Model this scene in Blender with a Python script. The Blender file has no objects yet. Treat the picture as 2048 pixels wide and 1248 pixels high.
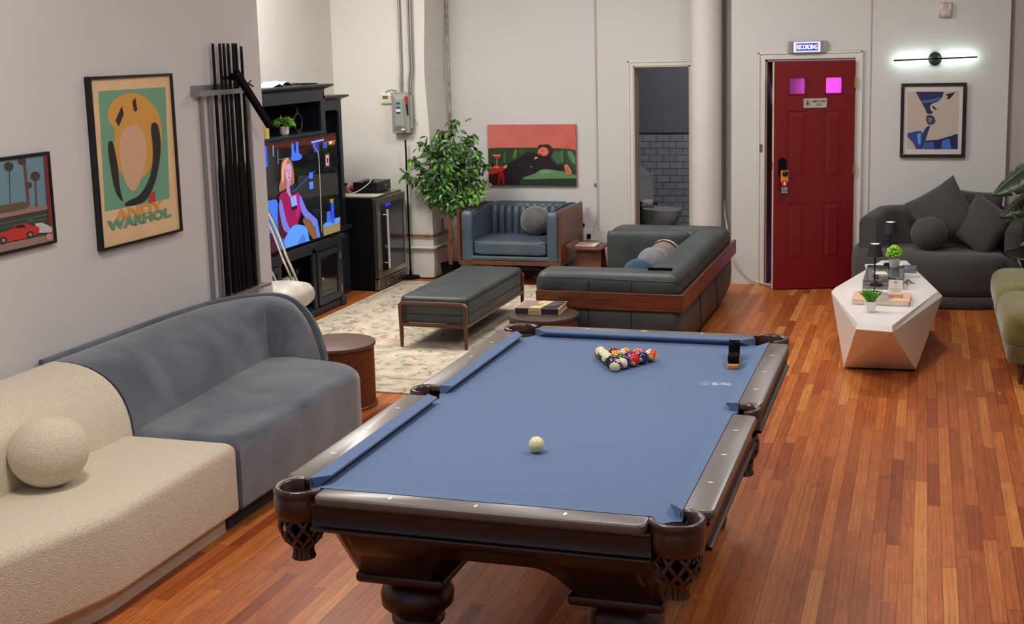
import bpy, bmesh, math, random
from mathutils import Vector, Matrix
random.seed(7)
PI = math.pi
C = bpy.context.scene.collection
S = bpy.context.scene

# ---------------------------------------------------------------- camera
cam_data = bpy.data.cameras.new('camera')
cam = bpy.data.objects.new('camera', cam_data); C.objects.link(cam)
F_PX, YAW, PITCH, ROLL = 2533.47, 0.29823, 0.15912, -0.023144
cy_, sy_, cp_, sp_ = math.cos(YAW), math.sin(YAW), math.cos(PITCH), math.sin(PITCH)
fwd = Vector((-sy_*cp_, cy_*cp_, -sp_)); rgt = Vector((cy_, sy_, 0)); upv = rgt.cross(fwd)
r2 = math.cos(ROLL)*rgt + math.sin(ROLL)*upv; u2 = -math.sin(ROLL)*rgt + math.cos(ROLL)*upv
m3 = Matrix((r2, u2, -fwd)).transposed()
cam.matrix_world = Matrix.Translation((0, 0, 2.1577)) @ m3.to_4x4()
cam_data.sensor_fit = 'HORIZONTAL'; cam_data.sensor_width = 36
cam_data.lens = F_PX*36/2048
cam_data.shift_x = (1024-1073.44)/2048; cam_data.shift_y = (501.15-624)/2048
cam_data.clip_end = 60
S.camera = cam
# ---------------------------------------------------------------- light
S.view_settings.view_transform = 'Standard'; S.view_settings.look = 'None'
S.view_settings.gamma = 1; S.view_settings.use_curve_mapping = False
S.view_settings.exposure = 0.0
world = bpy.data.worlds.new('world'); S.world = world; world.use_nodes = True
world.node_tree.nodes['Background'].inputs[0].default_value = (0.88, 0.93, 1.0, 1)
world.node_tree.nodes['Background'].inputs[1].default_value = 0.38
def area(name, loc, rot, size, power, col, sy=None, spread=PI):
    d = bpy.data.lights.new(name, 'AREA'); d.energy = power; d.color = col; d.size = size
    if sy: d.shape = 'RECTANGLE'; d.size_y = sy
    d.spread = spread
    o = bpy.data.objects.new(name, d); C.objects.link(o); o.location = loc; o.rotation_euler = rot; return o
def point(name, loc, power, col, r=0.04):
    d = bpy.data.lights.new(name, 'POINT'); d.energy = power; d.color = col; d.shadow_soft_size = r
    o = bpy.data.objects.new(name, d); C.objects.link(o); o.location = loc; return o
WARM = (1.0, 0.955, 0.89); NEUT = (1.0, 0.98, 0.95)
try: S.cycles.caustics_reflective = False; S.cycles.caustics_refractive = False
except Exception: pass
area('ceiling_panel_alcove', (-4.75, 8.6, 3.5), (0, 0, 0), 1.1, 116, WARM)
area('ceiling_panel_lounge', (-2.4, 9.3, 3.6), (0, 0, 0), 0.8, 54, NEUT)
area('ceiling_panel_sofa', (-2.2, 3.4, 3.6), (0, 0, 0), 0.6, 62, WARM)
area('ceiling_panel_right', (0.7, 4.6, 3.6), (0, 0, 0), 0.6, 44, WARM)
area('ceiling_panel_entry', (-0.3, 8.9, 3.6), (0, 0, 0), 0.4, 40, NEUT)
for k in range(5):
    point('track_bulb', (-1.75+0.22*k, 4.9+0.16*k, 3.3), 9, NEUT, 0.035)

# ---------------------------------------------------------------- materials
MATS = {}
def srgb(c):
    return tuple(((x/255/12.92) if x/255 <= 0.04045 else ((x/255+0.055)/1.055)**2.4) for x in c)
def N(t, k, **kw):
    n = t.nodes.new(k)
    for a, b in kw.items(): setattr(n, a, b)
    return n
def mat(name, col, rough=0.6, metal=0.0, spec=0.5, var=0.0, vscale=8, bump=0.0, bscale=60, sheen=0.0, emit=0.0,
        col2=None, stretch=None, trans=0.0, coat=0.0, dist=0.0):
    if name in MATS: return MATS[name]
    m = bpy.data.materials.new(name); m.use_nodes = True; t = m.node_tree
    b = t.nodes['Principled BSDF']; L = t.links.new
    c = srgb(col)
    b.inputs['Base Color'].default_value = (*c, 1); b.inputs['Roughness'].default_value = rough
    b.inputs['Metallic'].default_value = metal; b.inputs['Specular IOR Level'].default_value = spec
    b.inputs['Sheen Weight'].default_value = sheen; b.inputs['Transmission Weight'].default_value = trans
    b.inputs['Coat Weight'].default_value = coat; b.inputs['Coat Roughness'].default_value = max(0.03, rough*0.7)
    if emit:
        b.inputs['Emission Color'].default_value = (*c, 1); b.inputs['Emission Strength'].default_value = emit
    tc = N(t, 'ShaderNodeTexCoord'); mp = N(t, 'ShaderNodeMapping'); L(tc.outputs['Object'], mp.inputs[0])
    if stretch: mp.inputs['Scale'].default_value = stretch
    if var or col2:
        n = N(t, 'ShaderNodeTexNoise'); n.inputs['Scale'].default_value = vscale; n.inputs['Detail'].default_value = 5; n.inputs['Distortion'].default_value = dist
        L(mp.outputs[0], n.inputs['Vector'])
        r = N(t, 'ShaderNodeMix', data_type='RGBA')
        ca = srgb(col2) if col2 else tuple(min(1, x*(1+var)) for x in c)
        cb = c if col2 else tuple(x*(1-var) for x in c)
        r.inputs[6].default_value = (*cb, 1); r.inputs[7].default_value = (*ca, 1)
        mr = N(t, 'ShaderNodeMapRange'); mr.inputs[1].default_value = 0.35; mr.inputs[2].default_value = 0.65
        L(n.outputs[0], mr.inputs[0]); L(mr.outputs[0], r.inputs[0]); L(r.outputs[2], b.inputs['Base Color'])
    if bump:
        n2 = N(t, 'ShaderNodeTexNoise'); n2.inputs['Scale'].default_value = bscale; n2.inputs['Detail'].default_value = 3
        L(tc.outputs['Object'], n2.inputs['Vector'])
        bp = N(t, 'ShaderNodeBump'); bp.inputs['Strength'].default_value = bump; bp.inputs['Distance'].default_value = 0.01
        L(n2.outputs[0], bp.inputs['Height']); L(bp.outputs[0], b.inputs['Normal'])
    MATS[name] = m; return m
def flat(col, rough=0.6, emit=0.0, spec=0.3):
    return mat('paint_%d_%d_%d_%g_%g' % (*col, emit, rough), col, rough, emit=emit, spec=spec)

def floor_mat(name='oak_floorboards', tint=1.0):
    m = bpy.data.materials.new(name); m.use_nodes = True; t = m.node_tree; L = t.links.new
    b = t.nodes['Principled BSDF']
    tc = N(t, 'ShaderNodeTexCoord'); sep = N(t, 'ShaderNodeSeparateXYZ'); L(tc.outputs['Object'], sep.inputs[0])
    def M(op, a, bb=None, c=None):
        n = N(t, 'ShaderNodeMath', operation=op)
        for i, v in enumerate((a, bb, c)):
            if v is None: continue
            if isinstance(v, (int, float)): n.inputs[i].default_value = v
            else: L(v, n.inputs[i])
        return n.outputs[0]
    W = 0.0572
    xs = M('DIVIDE', sep.outputs[0], W); xi = M('FLOOR', xs); xf = M('FRACT', xs)
    wn = N(t, 'ShaderNodeTexWhiteNoise', noise_dimensions='1D'); L(xi, wn.inputs['W'])
    ln = M('MULTIPLY_ADD', wn.outputs['Value'], 0.5, 0.55)
    ys = M('ADD', M('DIVIDE', sep.outputs[1], ln), M('MULTIPLY', wn.outputs['Value'], 37.0))
    yi = M('FLOOR', ys); yf = M('FRACT', ys)
    cmb = N(t, 'ShaderNodeCombineXYZ'); L(xi, cmb.inputs[0]); L(yi, cmb.inputs[1])
    wb = N(t, 'ShaderNodeTexWhiteNoise', noise_dimensions='3D'); L(cmb.outputs[0], wb.inputs['Vector'])
    ramp = N(t, 'ShaderNodeValToRGB'); e = ramp.color_ramp.elements
    e[0].position = 0; e[0].color = (*srgb((142, 68, 32)), 1); e[1].position = 1; e[1].color = (*srgb((206, 132, 70)), 1)
    for p, c in ((0.12, (162, 84, 40)), (0.5, (176, 96, 46)), (0.88, (190, 110, 54))):
        k = e.new(p); k.color = (*srgb(c), 1)
    L(wb.outputs['Value'], ramp.inputs[0])
    # grain
    off = N(t, 'ShaderNodeCombineXYZ'); L(M('MULTIPLY', sep.outputs[0], 26), off.inputs[0]); L(M('MULTIPLY', sep.outputs[1], 1.6), off.inputs[1])
    L(M('MULTIPLY', wb.outputs['Value'], 50), off.inputs[2])
    off2 = N(t, 'ShaderNodeCombineXYZ'); L(M('MULTIPLY', sep.outputs[0], 9), off2.inputs[0]); L(M('MULTIPLY', sep.outputs[1], 2.2), off2.inputs[1]); L(M('MULTIPLY', wb.outputs['Value'], 31), off2.inputs[2])
    g = N(t, 'ShaderNodeTexNoise'); g.inputs['Scale'].default_value = 2.2; g.inputs['Detail'].default_value = 8; g.inputs['Distortion'].default_value = 1.6
    L(off.outputs[0], g.inputs['Vector'])
    wv = N(t, 'ShaderNodeTexWave'); wv.inputs['Scale'].default_value = 0.55; wv.inputs['Distortion'].default_value = 9; wv.inputs['Detail'].default_value = 3
    L(off.outputs[0], wv.inputs['Vector'])
    gm = M('MULTIPLY_ADD', g.outputs[0], 0.85, 0.44); gm2 = M('MULTIPLY_ADD', wv.outputs['Fac'], 0.16, gm)
    bl = N(t, 'ShaderNodeTexNoise'); bl.inputs['Scale'].default_value = 2.4; bl.inputs['Detail'].default_value = 6; bl.inputs['Roughness'].default_value = 0.65; bl.inputs['Distortion'].default_value = 0.8
    L(off2.outputs[0], bl.inputs['Vector']); gm2 = M('MULTIPLY', gm2, M('MULTIPLY_ADD', bl.outputs[0], 0.7, 0.63))
    # knots / stains
    vo = N(t, 'ShaderNodeTexNoise'); vo.inputs['Scale'].default_value = 5.0; vo.inputs['Detail'].default_value = 2; L(tc.outputs['Object'], vo.inputs['Vector'])
    st = N(t, 'ShaderNodeMapRange'); st.inputs[1].default_value = 0.68; st.inputs[2].default_value = 0.80; st.inputs[3].default_value = 1; st.inputs[4].default_value = 0.62
    L(vo.outputs[0], st.inputs[0])
    gapx = M('LESS_THAN', xf, 0.035); gapy = M('LESS_THAN', yf, 0.0035)
    gap = M('MAXIMUM', gapx, gapy)
    keep = M('SUBTRACT', 1.0, M('MULTIPLY', gap, 0.72))
    tot = M('MULTIPLY', M('MULTIPLY', gm2, st.outputs[0]), M('MULTIPLY', keep, tint))
    mx = N(t, 'ShaderNodeVectorMath', operation='SCALE'); L(ramp.outputs[0], mx.inputs[0]); L(tot, mx.inputs[3])
    L(mx.outputs[0], b.inputs['Base Color'])
    rg = M('MULTIPLY_ADD', g.outputs[0], 0.25, 0.24)
    L(rg, b.inputs['Roughness']); b.inputs['Specular IOR Level'].default_value = 0.30
    bp = N(t, 'ShaderNodeBump'); bp.inputs['Strength'].default_value = 0.25; bp.inputs['Distance'].default_value = 0.002
    L(M('SUBTRACT', M('MULTIPLY', g.outputs[0], 0.3), gap), bp.inputs['Height']); L(bp.outputs[0], b.inputs['Normal'])
    return m

def rug_mat():
    m = bpy.data.materials.new('distressed_rug'); m.use_nodes = True; t = m.node_tree; L = t.links.new
    b = t.nodes['Principled BSDF']; b.inputs['Roughness'].default_value = 0.95; b.inputs['Specular IOR Level'].default_value = 0.1
    tc = N(t, 'ShaderNodeTexCoord')
    def noise(sc, det=4, dist=0.0):
        n = N(t, 'ShaderNodeTexNoise'); n.inputs['Scale'].default_value = sc; n.inputs['Detail'].default_value = det; n.inputs['Distortion'].default_value = dist
        L(tc.outputs['Object'], n.inputs['Vector']); return n.outputs[0]
    def rng(s, a, bb):
        r = N(t, 'ShaderNodeMapRange'); r.inputs[1].default_value = a; r.inputs[2].default_value = bb; L(s, r.inputs[0]); return r.outputs[0]
    def mul(a, c):
        n = N(t, 'ShaderNodeMath', operation='MULTIPLY'); L(a, n.inputs[0])
        if isinstance(c, (int, float)): n.inputs[1].default_value = c
        else: L(c, n.inputs[1])
        return n.outputs[0]
    base = N(t, 'ShaderNodeMix', data_type='RGBA'); base.inputs[6].default_value = (*srgb((208, 196, 176)), 1); base.inputs[7].default_value = (*srgb((182, 170, 150)), 1)
    L(rng(noise(9, 6), 0.35, 0.65), base.inputs[0])
    # floral outlines: voronoi cell rims broken up by noise
    def motif(prev, scale, lo, hi, colr, nlo, nsc, seed, amt):
        mp = N(t, 'ShaderNodeMapping'); mp.inputs['Location'].default_value = (seed, seed*1.7, 0); L(tc.outputs['Object'], mp.inputs[0])
        nz = N(t, 'ShaderNodeTexNoise'); nz.inputs['Scale'].default_value = 6; L(mp.outputs[0], nz.inputs['Vector'])
        ad = N(t, 'ShaderNodeMix', data_type='RGBA'); ad.blend_type = 'ADD'; ad.inputs[0].default_value = 0.09
        L(mp.outputs[0], ad.inputs[6]); L(nz.outputs[1], ad.inputs[7])
        v = N(t, 'ShaderNodeTexVoronoi'); v.inputs['Scale'].default_value = scale; v.inputs['Randomness'].default_value = 0.55; L(ad.outputs[2], v.inputs['Vector'])
        s = N(t, 'ShaderNodeMath', operation='SINE'); L(mul(v.outputs['Distance'], 34), s.inputs[0])
        band = rng(s.outputs[0], lo, hi)
        mask = mul(mul(band, rng(noise(nsc, 5, 0.6), nlo, nlo+0.07)), amt)
        mx = N(t, 'ShaderNodeMix', data_type='RGBA'); L(mask, mx.inputs[0]); L(prev, mx.inputs[6]); mx.inputs[7].default_value = (*srgb(colr), 1)
        return mx.outputs[2]
    c = motif(base.outputs[2], 2.6, 0.45, 0.8, (112, 118, 120), 0.50, 9, 0.0, 0.7)
    c = motif(c, 2.9, 0.25, 0.7, (176, 112, 74), 0.58, 6, 3.3, 0.8)
    c = motif(c, 5.5, 0.45, 0.9, (164, 136, 102), 0.52, 13, 8.1, 0.55)
    # border stripes (object space, rug is 2.7 x 3.66 about its centre)
    sep = N(t, 'ShaderNodeSeparateXYZ'); L(tc.outputs['Object'], sep.inputs[0])
    def edge(out, half):
        a = N(t, 'ShaderNodeMath', operation='ABSOLUTE'); L(out, a.inputs[0])
        s = N(t, 'ShaderNodeMath', operation='SUBTRACT'); s.inputs[0].default_value = half; L(a.outputs[0], s.inputs[1]); return s.outputs[0]
    mn = N(t, 'ShaderNodeMath', operation='MINIMUM'); L(edge(sep.outputs[0], 1.35), mn.inputs[0]); L(edge(sep.outputs[1], 1.83), mn.inputs[1])
    for d0, d1, colr, am in ((0.05, 0.065, (140, 132, 118), 0.7), (0.30, 0.32, (122, 122, 116), 0.75), (0.345, 0.355, (150, 120, 92), 0.6)):
        g1 = N(t, 'ShaderNodeMath', operation='GREATER_THAN'); L(mn.outputs[0], g1.inputs[0]); g1.inputs[1].default_value = d0
        g2 = N(t, 'ShaderNodeMath', operation='LESS_THAN'); L(mn.outputs[0], g2.inputs[0]); g2.inputs[1].default_value = d1
        mk = mul(mul(mul(g1.outputs[0], g2.outputs[0]), rng(noise(14, 4), 0.38, 0.5)), am)
        mx = N(t, 'ShaderNodeMix', data_type='RGBA'); L(mk, mx.inputs[0]); L(c, mx.inputs[6]); mx.inputs[7].default_value = (*srgb(colr), 1); c = mx.outputs[2]
    L(c, b.inputs['Base Color'])
    bp = N(t, 'ShaderNodeBump'); bp.inputs['Strength'].default_value = 0.4; bp.inputs['Distance'].default_value = 0.004
    L(noise(160, 2), bp.inputs['Height']); L(bp.outputs[0], b.inputs['Normal'])
    return m

def tile_mat():
    m = bpy.data.materials.new('grey_subway_tile'); m.use_nodes = True; t = m.node_tree; L = t.links.new
    b = t.nodes['Principled BSDF']; b.inputs['Roughness'].default_value = 0.25
    tc = N(t, 'ShaderNodeTexCoord'); mp = N(t, 'ShaderNodeMapping'); L(tc.outputs['Object'], mp.inputs[0])
    mp.inputs['Rotation'].default_value = (PI/2, 0, 0)
    br = N(t, 'ShaderNodeTexBrick'); br.inputs['Color1'].default_value = (*srgb((205, 205, 208)), 1); br.inputs['Color2'].default_value = (*srgb((190, 190, 194)), 1)
    br.inputs['Mortar'].default_value = (*srgb((60, 60, 62)), 1); br.inputs['Scale'].default_value = 1
    br.inputs['Brick Width'].default_value = 0.152; br.inputs['Row Height'].default_value = 0.077; br.inputs['Mortar Size'].default_value = 0.003
    L(mp.outputs[0], br.inputs['Vector']); L(br.outputs[0], b.inputs['Base Color']); return m

def wood(name, c1, c2, rough=0.35, sc=(3, 60, 60), vs=1.5):
    return mat(name, c1, rough, col2=c2, vscale=vs, stretch=sc, bump=0.05, bscale=40)

def felt_mat():
    m = mat('blue_felt', (92, 114, 150), 0.9, spec=0.12, sheen=0.15, var=0.05, vscale=90)
    t = m.node_tree; L = t.links.new; b = t.nodes['Principled BSDF']
    prev = b.inputs['Base Color'].links[0].from_socket
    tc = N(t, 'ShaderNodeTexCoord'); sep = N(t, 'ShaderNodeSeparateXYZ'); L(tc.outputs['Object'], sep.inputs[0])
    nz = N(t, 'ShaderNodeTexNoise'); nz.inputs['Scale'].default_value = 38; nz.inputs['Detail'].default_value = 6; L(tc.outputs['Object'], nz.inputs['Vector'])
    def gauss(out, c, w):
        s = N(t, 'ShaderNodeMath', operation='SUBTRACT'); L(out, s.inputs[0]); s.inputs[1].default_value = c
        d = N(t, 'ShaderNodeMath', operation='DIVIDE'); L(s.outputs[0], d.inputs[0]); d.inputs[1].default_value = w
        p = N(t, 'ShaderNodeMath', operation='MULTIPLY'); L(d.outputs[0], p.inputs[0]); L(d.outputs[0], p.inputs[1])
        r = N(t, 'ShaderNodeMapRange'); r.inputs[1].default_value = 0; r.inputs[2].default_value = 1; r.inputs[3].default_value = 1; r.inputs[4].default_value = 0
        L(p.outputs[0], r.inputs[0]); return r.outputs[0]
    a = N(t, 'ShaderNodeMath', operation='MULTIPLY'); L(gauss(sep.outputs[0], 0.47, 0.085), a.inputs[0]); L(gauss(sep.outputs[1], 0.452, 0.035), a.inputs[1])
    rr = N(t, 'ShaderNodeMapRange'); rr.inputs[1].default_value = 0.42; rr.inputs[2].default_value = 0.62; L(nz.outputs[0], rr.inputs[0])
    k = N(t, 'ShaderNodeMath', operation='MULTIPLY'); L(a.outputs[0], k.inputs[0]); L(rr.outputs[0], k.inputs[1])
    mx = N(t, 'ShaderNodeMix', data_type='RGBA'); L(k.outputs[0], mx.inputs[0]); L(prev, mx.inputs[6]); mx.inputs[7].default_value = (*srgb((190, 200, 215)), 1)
    L(mx.outputs[2], b.inputs['Base Color']); return m

# ---------------------------------------------------------------- mesh builder
class MB:
    def __init__(s): s.v = []; s.f = []; s.m = []; s.M = Matrix.Identity(4); s.mi = 0
    def add(s, vs, fs):
        k = len(s.v); s.v += [tuple(s.M @ Vector(p)) for p in vs]
        for f in fs: s.f.append([i+k for i in f]); s.m.append(s.mi)
        return s
    def box(s, x0, y0, z0, x1, y1, z1):
        vs = [(x, y, z) for x in (x0, x1) for y in (y0, y1) for z in (z0, z1)]
        return s.add(vs, [(0, 1, 3, 2), (4, 6, 7, 5), (0, 4, 5, 1), (2, 3, 7, 6), (0, 2, 6, 4), (1, 5, 7, 3)])
    def hexa(s, b, t):      # four bottom and four top points, same order
        return s.add(list(b)+list(t), [(3, 2, 1, 0), (4, 5, 6, 7), (0, 1, 5, 4), (1, 2, 6, 5), (2, 3, 7, 6), (3, 0, 4, 7)])
    def rbox(s, c, size, r, n=6, puff=(0, 0, 0)):
        hx, hy, hz = [q/2 for q in size]; r = min(r, hx, hy, hz)
        idx = {}; vs = []; fs = []
        def P(a, b_, c_):
            key = (a, b_, c_)
            if key in idx: return idx[key]
            q = []
            for t_, h in ((a, hx), (b_, hy), (c_, hz)):
                u = t_/n*2-1
                # concentrate samples near the edges
                q.append(u)
            inn = [max(-(h-r), min(h-r, u*h)) for u, h in zip(q, (hx, hy, hz))]
            full = [u*h for u, h in zip(q, (hx, hy, hz))]
            d = Vector([f-i for f, i in zip(full, inn)])
            if d.length > 1e-9: d = d.normalized()*r
            p = Vector(inn)+d
            e = [1-u*u for u in q]
            p.x += math.copysign(1, q[0])*puff[0]*e[1]*e[2]*(abs(q[0]) > 0.99)
            p.y += math.copysign(1, q[1])*puff[1]*e[0]*e[2]*(abs(q[1]) > 0.99)
            p.z += math.copysign(1, q[2])*puff[2]*e[0]*e[1]*(abs(q[2]) > 0.99)
            vs.append((p.x+c[0], p.y+c[1], p.z+c[2])); idx[key] = len(vs)-1; return idx[key]
        for i in range(n):
            for j in range(n):
                for k, fl in ((0, 1), (n, 0)):
                    a = [P(i, j, k), P(i+1, j, k), P(i+1, j+1, k), P(i, j+1, k)]; fs.append(a[::-1] if fl else a)
                    a = [P(k, i, j), P(k, i+1, j), P(k, i+1, j+1), P(k, i, j+1)]; fs.append(a[::-1] if fl else a)
                    a = [P(i, k, j), P(i+1, k, j), P(i+1, k, j+1), P(i, k, j+1)]; fs.append(a if fl else a[::-1])
        return s.add(vs, fs)
    def lathe(s, prof, c=(0, 0, 0), seg=32, rot=None):
        vs = []; fs = []; n = len(prof)
        for i in range(seg):
            a = 2*PI*i/seg
            for r, z in prof:
                p = Vector((r*math.cos(a), r*math.sin(a), z))
                if rot is not None: p = rot @ p
                vs.append((p.x+c[0], p.y+c[1], p.z+c[2]))
        for i in range(seg):
            j = (i+1) % seg
            for k in range(n-1): fs.append((i*n+k, j*n+k, j*n+k+1, i*n+k+1))
        if prof[0][0] > 1e-6: fs.append([i*n for i in range(seg)][::-1])
        if prof[-1][0] > 1e-6: fs.append([i*n+n-1 for i in range(seg)])
        return s.add(vs, fs)
    def cyl(s, c, r, h, seg=24, rot=None): return s.lathe([(r, 0), (r, h)], c, seg, rot)
    def tube(s, path, r, seg=10, closed=False):
        path = [Vector(p) for p in path]; n = len(path); vs = []; fs = []
        rr = r if isinstance(r, (list, tuple)) else [r]*n
        up = None
        for i, p in enumerate(path):
            if closed: t = path[(i+1) % n]-path[i-1]
            else: t = path[min(n-1, i+1)]-path[max(0, i-1)]
            t = t.normalized() if t.length > 1e-9 else Vector((0, 0, 1))
            if up is None:
                up = Vector((0, 0, 1)) if abs(t.z) < 0.9 else Vector((1, 0, 0))
            a = (up - t*up.dot(t)); a = a.normalized() if a.length > 1e-6 else t.orthogonal().normalized()
            up = a; b = t.cross(a)
            for k in range(seg):
                an = 2*PI*k/seg; q = p+(a*math.cos(an)+b*math.sin(an))*rr[i]; vs.append(tuple(q))
        m = n if closed else n-1
        for i in range(m):
            j = (i+1) % n
            for k in range(seg):
                l = (k+1) % seg; fs.append((i*seg+k, j*seg+k, j*seg+l, i*seg+l)[::-1])
        if not closed: fs.append([k for k in range(seg)]); fs.append([(n-1)*seg+k for k in range(seg)][::-1])
        return s.add(vs, fs)
    def plan(s, outline, layers):
        n = len(outline); vs = []; fs = []
        O = [Vector((p[0], p[1])) for p in outline]
        area_ = sum(O[i].x*O[(i+1) % n].y-O[(i+1) % n].x*O[i].y for i in range(n))
        if area_ < 0: O = O[::-1]
        nor = []
        for i in range(n):
            e1 = (O[i]-O[i-1]).normalized(); e2 = (O[(i+1) % n]-O[i]).normalized()
            n1 = Vector((-e1.y, e1.x)); n2 = Vector((-e2.y, e2.x)); q = n1+n2
            if q.length < 1e-6: q = n1
            q = q.normalized(); d = max(0.35, q.dot(n1)); nor.append(q/d)
        for ins, z in layers:
            for i in range(n): q = O[i]+nor[i]*ins; vs.append((q.x, q.y, z))
        for l in range(len(layers)-1):
            for i in range(n):
                j = (i+1) % n; fs.append((l*n+i, l*n+j, (l+1)*n+j, (l+1)*n+i))
        fs.append(list(range(n))[::-1]); k = (len(layers)-1)*n; fs.append([k+i for i in range(n)])
        return s.add(vs, fs)
    def sweep(s, rings, closed=False, cap=True):
        n = len(rings[0]); vs = [p for r in rings for p in r]; fs = []
        m = len(rings) if closed else len(rings)-1
        for i in range(m):
            j = (i+1) % len(rings)
            for k in range(n): fs.append((i*n+k, i*n+(k+1) % n, j*n+(k+1) % n, j*n+k))
        if cap and not closed: fs.append(list(range(n))[::-1]); fs.append([(len(rings)-1)*n+k for k in range(n)])
        return s.add(vs, fs)
    def ball(s, c, r, sc=(1, 1, 1), seg=28, rings=16, fn=None):
        vs = []; fs = []
        for i in range(rings+1):
            th = PI*i/rings
            for j in range(seg):
                ph = 2*PI*j/seg; d = Vector((math.sin(th)*math.cos(ph), math.sin(th)*math.sin(ph), math.cos(th)))
                k = fn(d) if fn else 1
                vs.append((c[0]+d.x*r*sc[0]*k, c[1]+d.y*r*sc[1]*k, c[2]+d.z*r*sc[2]*k))
        for i in range(rings):
            for j in range(seg):
                l = (j+1) % seg; fs.append((i*seg+j, (i+1)*seg+j, (i+1)*seg+l, i*seg+l))
        return s.add(vs, fs)
    def text(s, string, size, M, bold=0.0, depth=0.0004, font_scale_x=1.0, fit=None, res=3):
        cu = bpy.data.curves.new('t', 'FONT'); cu.body = string; cu.size = size; cu.align_x = 'CENTER'; cu.align_y = 'CENTER'
        cu.offset = bold; cu.resolution_u = res; cu.space_line = 0.9
        o = bpy.data.objects.new('t', cu); C.objects.link(o)
        dg = bpy.context.evaluated_depsgraph_get(); dg.update(); me = o.evaluated_get(dg).to_mesh()
        co = [v.co.copy() for v in me.vertices]; fc = [list(p.vertices) for p in me.polygons]
        if fit and co:
            x0 = min(c.x for c in co); x1 = max(c.x for c in co); y0 = min(c.y for c in co); y1 = max(c.y for c in co)
            for c in co:
                c.x = ((c.x-x0)/(x1-x0)-0.5)*fit[0]; c.y = ((c.y-y0)/(y1-y0)-0.5)*fit[1]
        o.evaluated_get(dg).to_mesh_clear()
        bpy.data.objects.remove(o); bpy.data.curves.remove(cu)
        old = s.M; s.M = old @ M; s.add([tuple(c) for c in co], fc); s.M = old
        return s
    def build(s, name, mats, parent=None, smooth=35, bevel=0, bseg=2, sub=0, solid=0, loc=None, rot=None):
        me = bpy.data.meshes.new(name); me.from_pydata(s.v, [], s.f)
        if not isinstance(mats, (list, tuple)): mats = [mats]
        for m in mats: me.materials.append(m)
        for p, i in zip(me.polygons, s.m): p.material_index = min(i, len(mats)-1)
        bm = bmesh.new(); bm.from_mesh(me); bmesh.ops.remove_doubles(bm, verts=bm.verts, dist=1e-6)
        bmesh.ops.recalc_face_normals(bm, faces=bm.faces); bm.to_mesh(me); bm.free()
        if smooth:
            me.shade_smooth(); me.set_sharp_from_angle(angle=math.radians(smooth))
        o = bpy.data.objects.new(name, me); C.objects.link(o)
        if parent: o.parent = parent
        if loc: o.location = loc
        if rot: o.rotation_euler = rot
        if solid:
            md = o.modifiers.new('solid', 'SOLIDIFY'); md.thickness = solid; md.offset = -1
        if bevel:
            md = o.modifiers.new('bevel', 'BEVEL'); md.width = bevel; md.segments = bseg; md.limit_method = 'ANGLE'; md.angle_limit = math.radians(40)
        if sub:
            md = o.modifiers.new('sub', 'SUBSURF'); md.levels = sub; md.render_levels = sub
        return o
def rpoly(pts, rad, seg=6):
    out = []; n = len(pts)
    for i, p in enumerate(pts):
        r = rad[i] if isinstance(rad, (list, tuple)) else rad
        p = Vector(p[:2]); a = Vector(pts[i-1][:2])-p; b = Vector(pts[(i+1) % n][:2])-p
        if r <= 0: out.append((p.x, p.y)); continue
        ang = a.angle(b)/2; d = min(r/math.tan(ang), a.length*0.49, b.length*0.49); r = d*math.tan(ang)
        p1 = p+a.normalized()*d; p2 = p+b.normalized()*d
        c = p+(a.normalized()+b.normalized()).normalized()*(r/math.sin(ang))
        a1 = math.atan2(p1.y-c.y, p1.x-c.x); a2 = math.atan2(p2.y-c.y, p2.x-c.x)
        da = (a2-a1+PI) % (2*PI)-PI
        for k in range(seg+1): t = a1+da*k/seg; out.append((c.x+r*math.cos(t), c.y+r*math.sin(t)))
    return out
def rect(x0, y0, x1, y1, r=0, seg=5): return rpoly([(x0, y0), (x1, y0), (x1, y1), (x0, y1)], r, seg) if r else [(x0, y0), (x1, y0), (x1, y1), (x0, y1)]
def dome(z0, z1, rb, rt, n=5):          # plan() layers with rounded bottom and top edges
    L = []
    if rb > 0:
        for k in range(n+1): a = PI/2*k/n; L.append((rb*(1-math.sin(a)), z0+rb*(1-math.cos(a))))
    else: L.append((0, z0))
    if rt > 0:
        for k in range(n+1): a = PI/2*k/n; L.append((rt*(1-math.cos(a)), z1-rt*(1-math.sin(a))))
    else: L.append((0, z1))
    return L
def smoothpath(pts, n=6):
    P = [Vector(p) for p in pts]; out = []
    for i in range(len(P)-1):
        p0 = P[max(0, i-1)]; p1 = P[i]; p2 = P[i+1]; p3 = P[min(len(P)-1, i+2)]
        for k in range(n):
            t = k/n
            out.append(0.5*((2*p1)+(p2-p0)*t+(2*p0-5*p1+4*p2-p3)*t*t+(3*p1-p0-3*p2+p3)*t**3))
    out.append(P[-1]); return out
def tag(o, label=None, cat=None, group=None, kind=None):
    if label: o['label'] = label
    if cat: o['category'] = cat
    if group: o['group'] = group
    if kind: o['kind'] = kind
    return o
def thing(name, label, cat, loc=(0, 0, 0), rz=0, group=None):
    o = bpy.data.objects.new(name, None); C.objects.link(o); o.location = loc; o.rotation_euler = (0, 0, rz)
    o.empty_display_size = 0.1
    return tag(o, label, cat, group)
def struct(o): o['kind'] = 'structure'; return o
def Rz(a): return Matrix.Rotation(a, 4, 'Z')
def T(x, y, z): return Matrix.Translation((x, y, z))
RX = Matrix.Rotation(PI/2, 4, 'X')                       # text upright, facing -Y
RL = Matrix.Rotation(PI/2, 4, 'Z') @ Matrix.Rotation(PI/2, 4, 'X')   # text upright, facing +X
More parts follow.
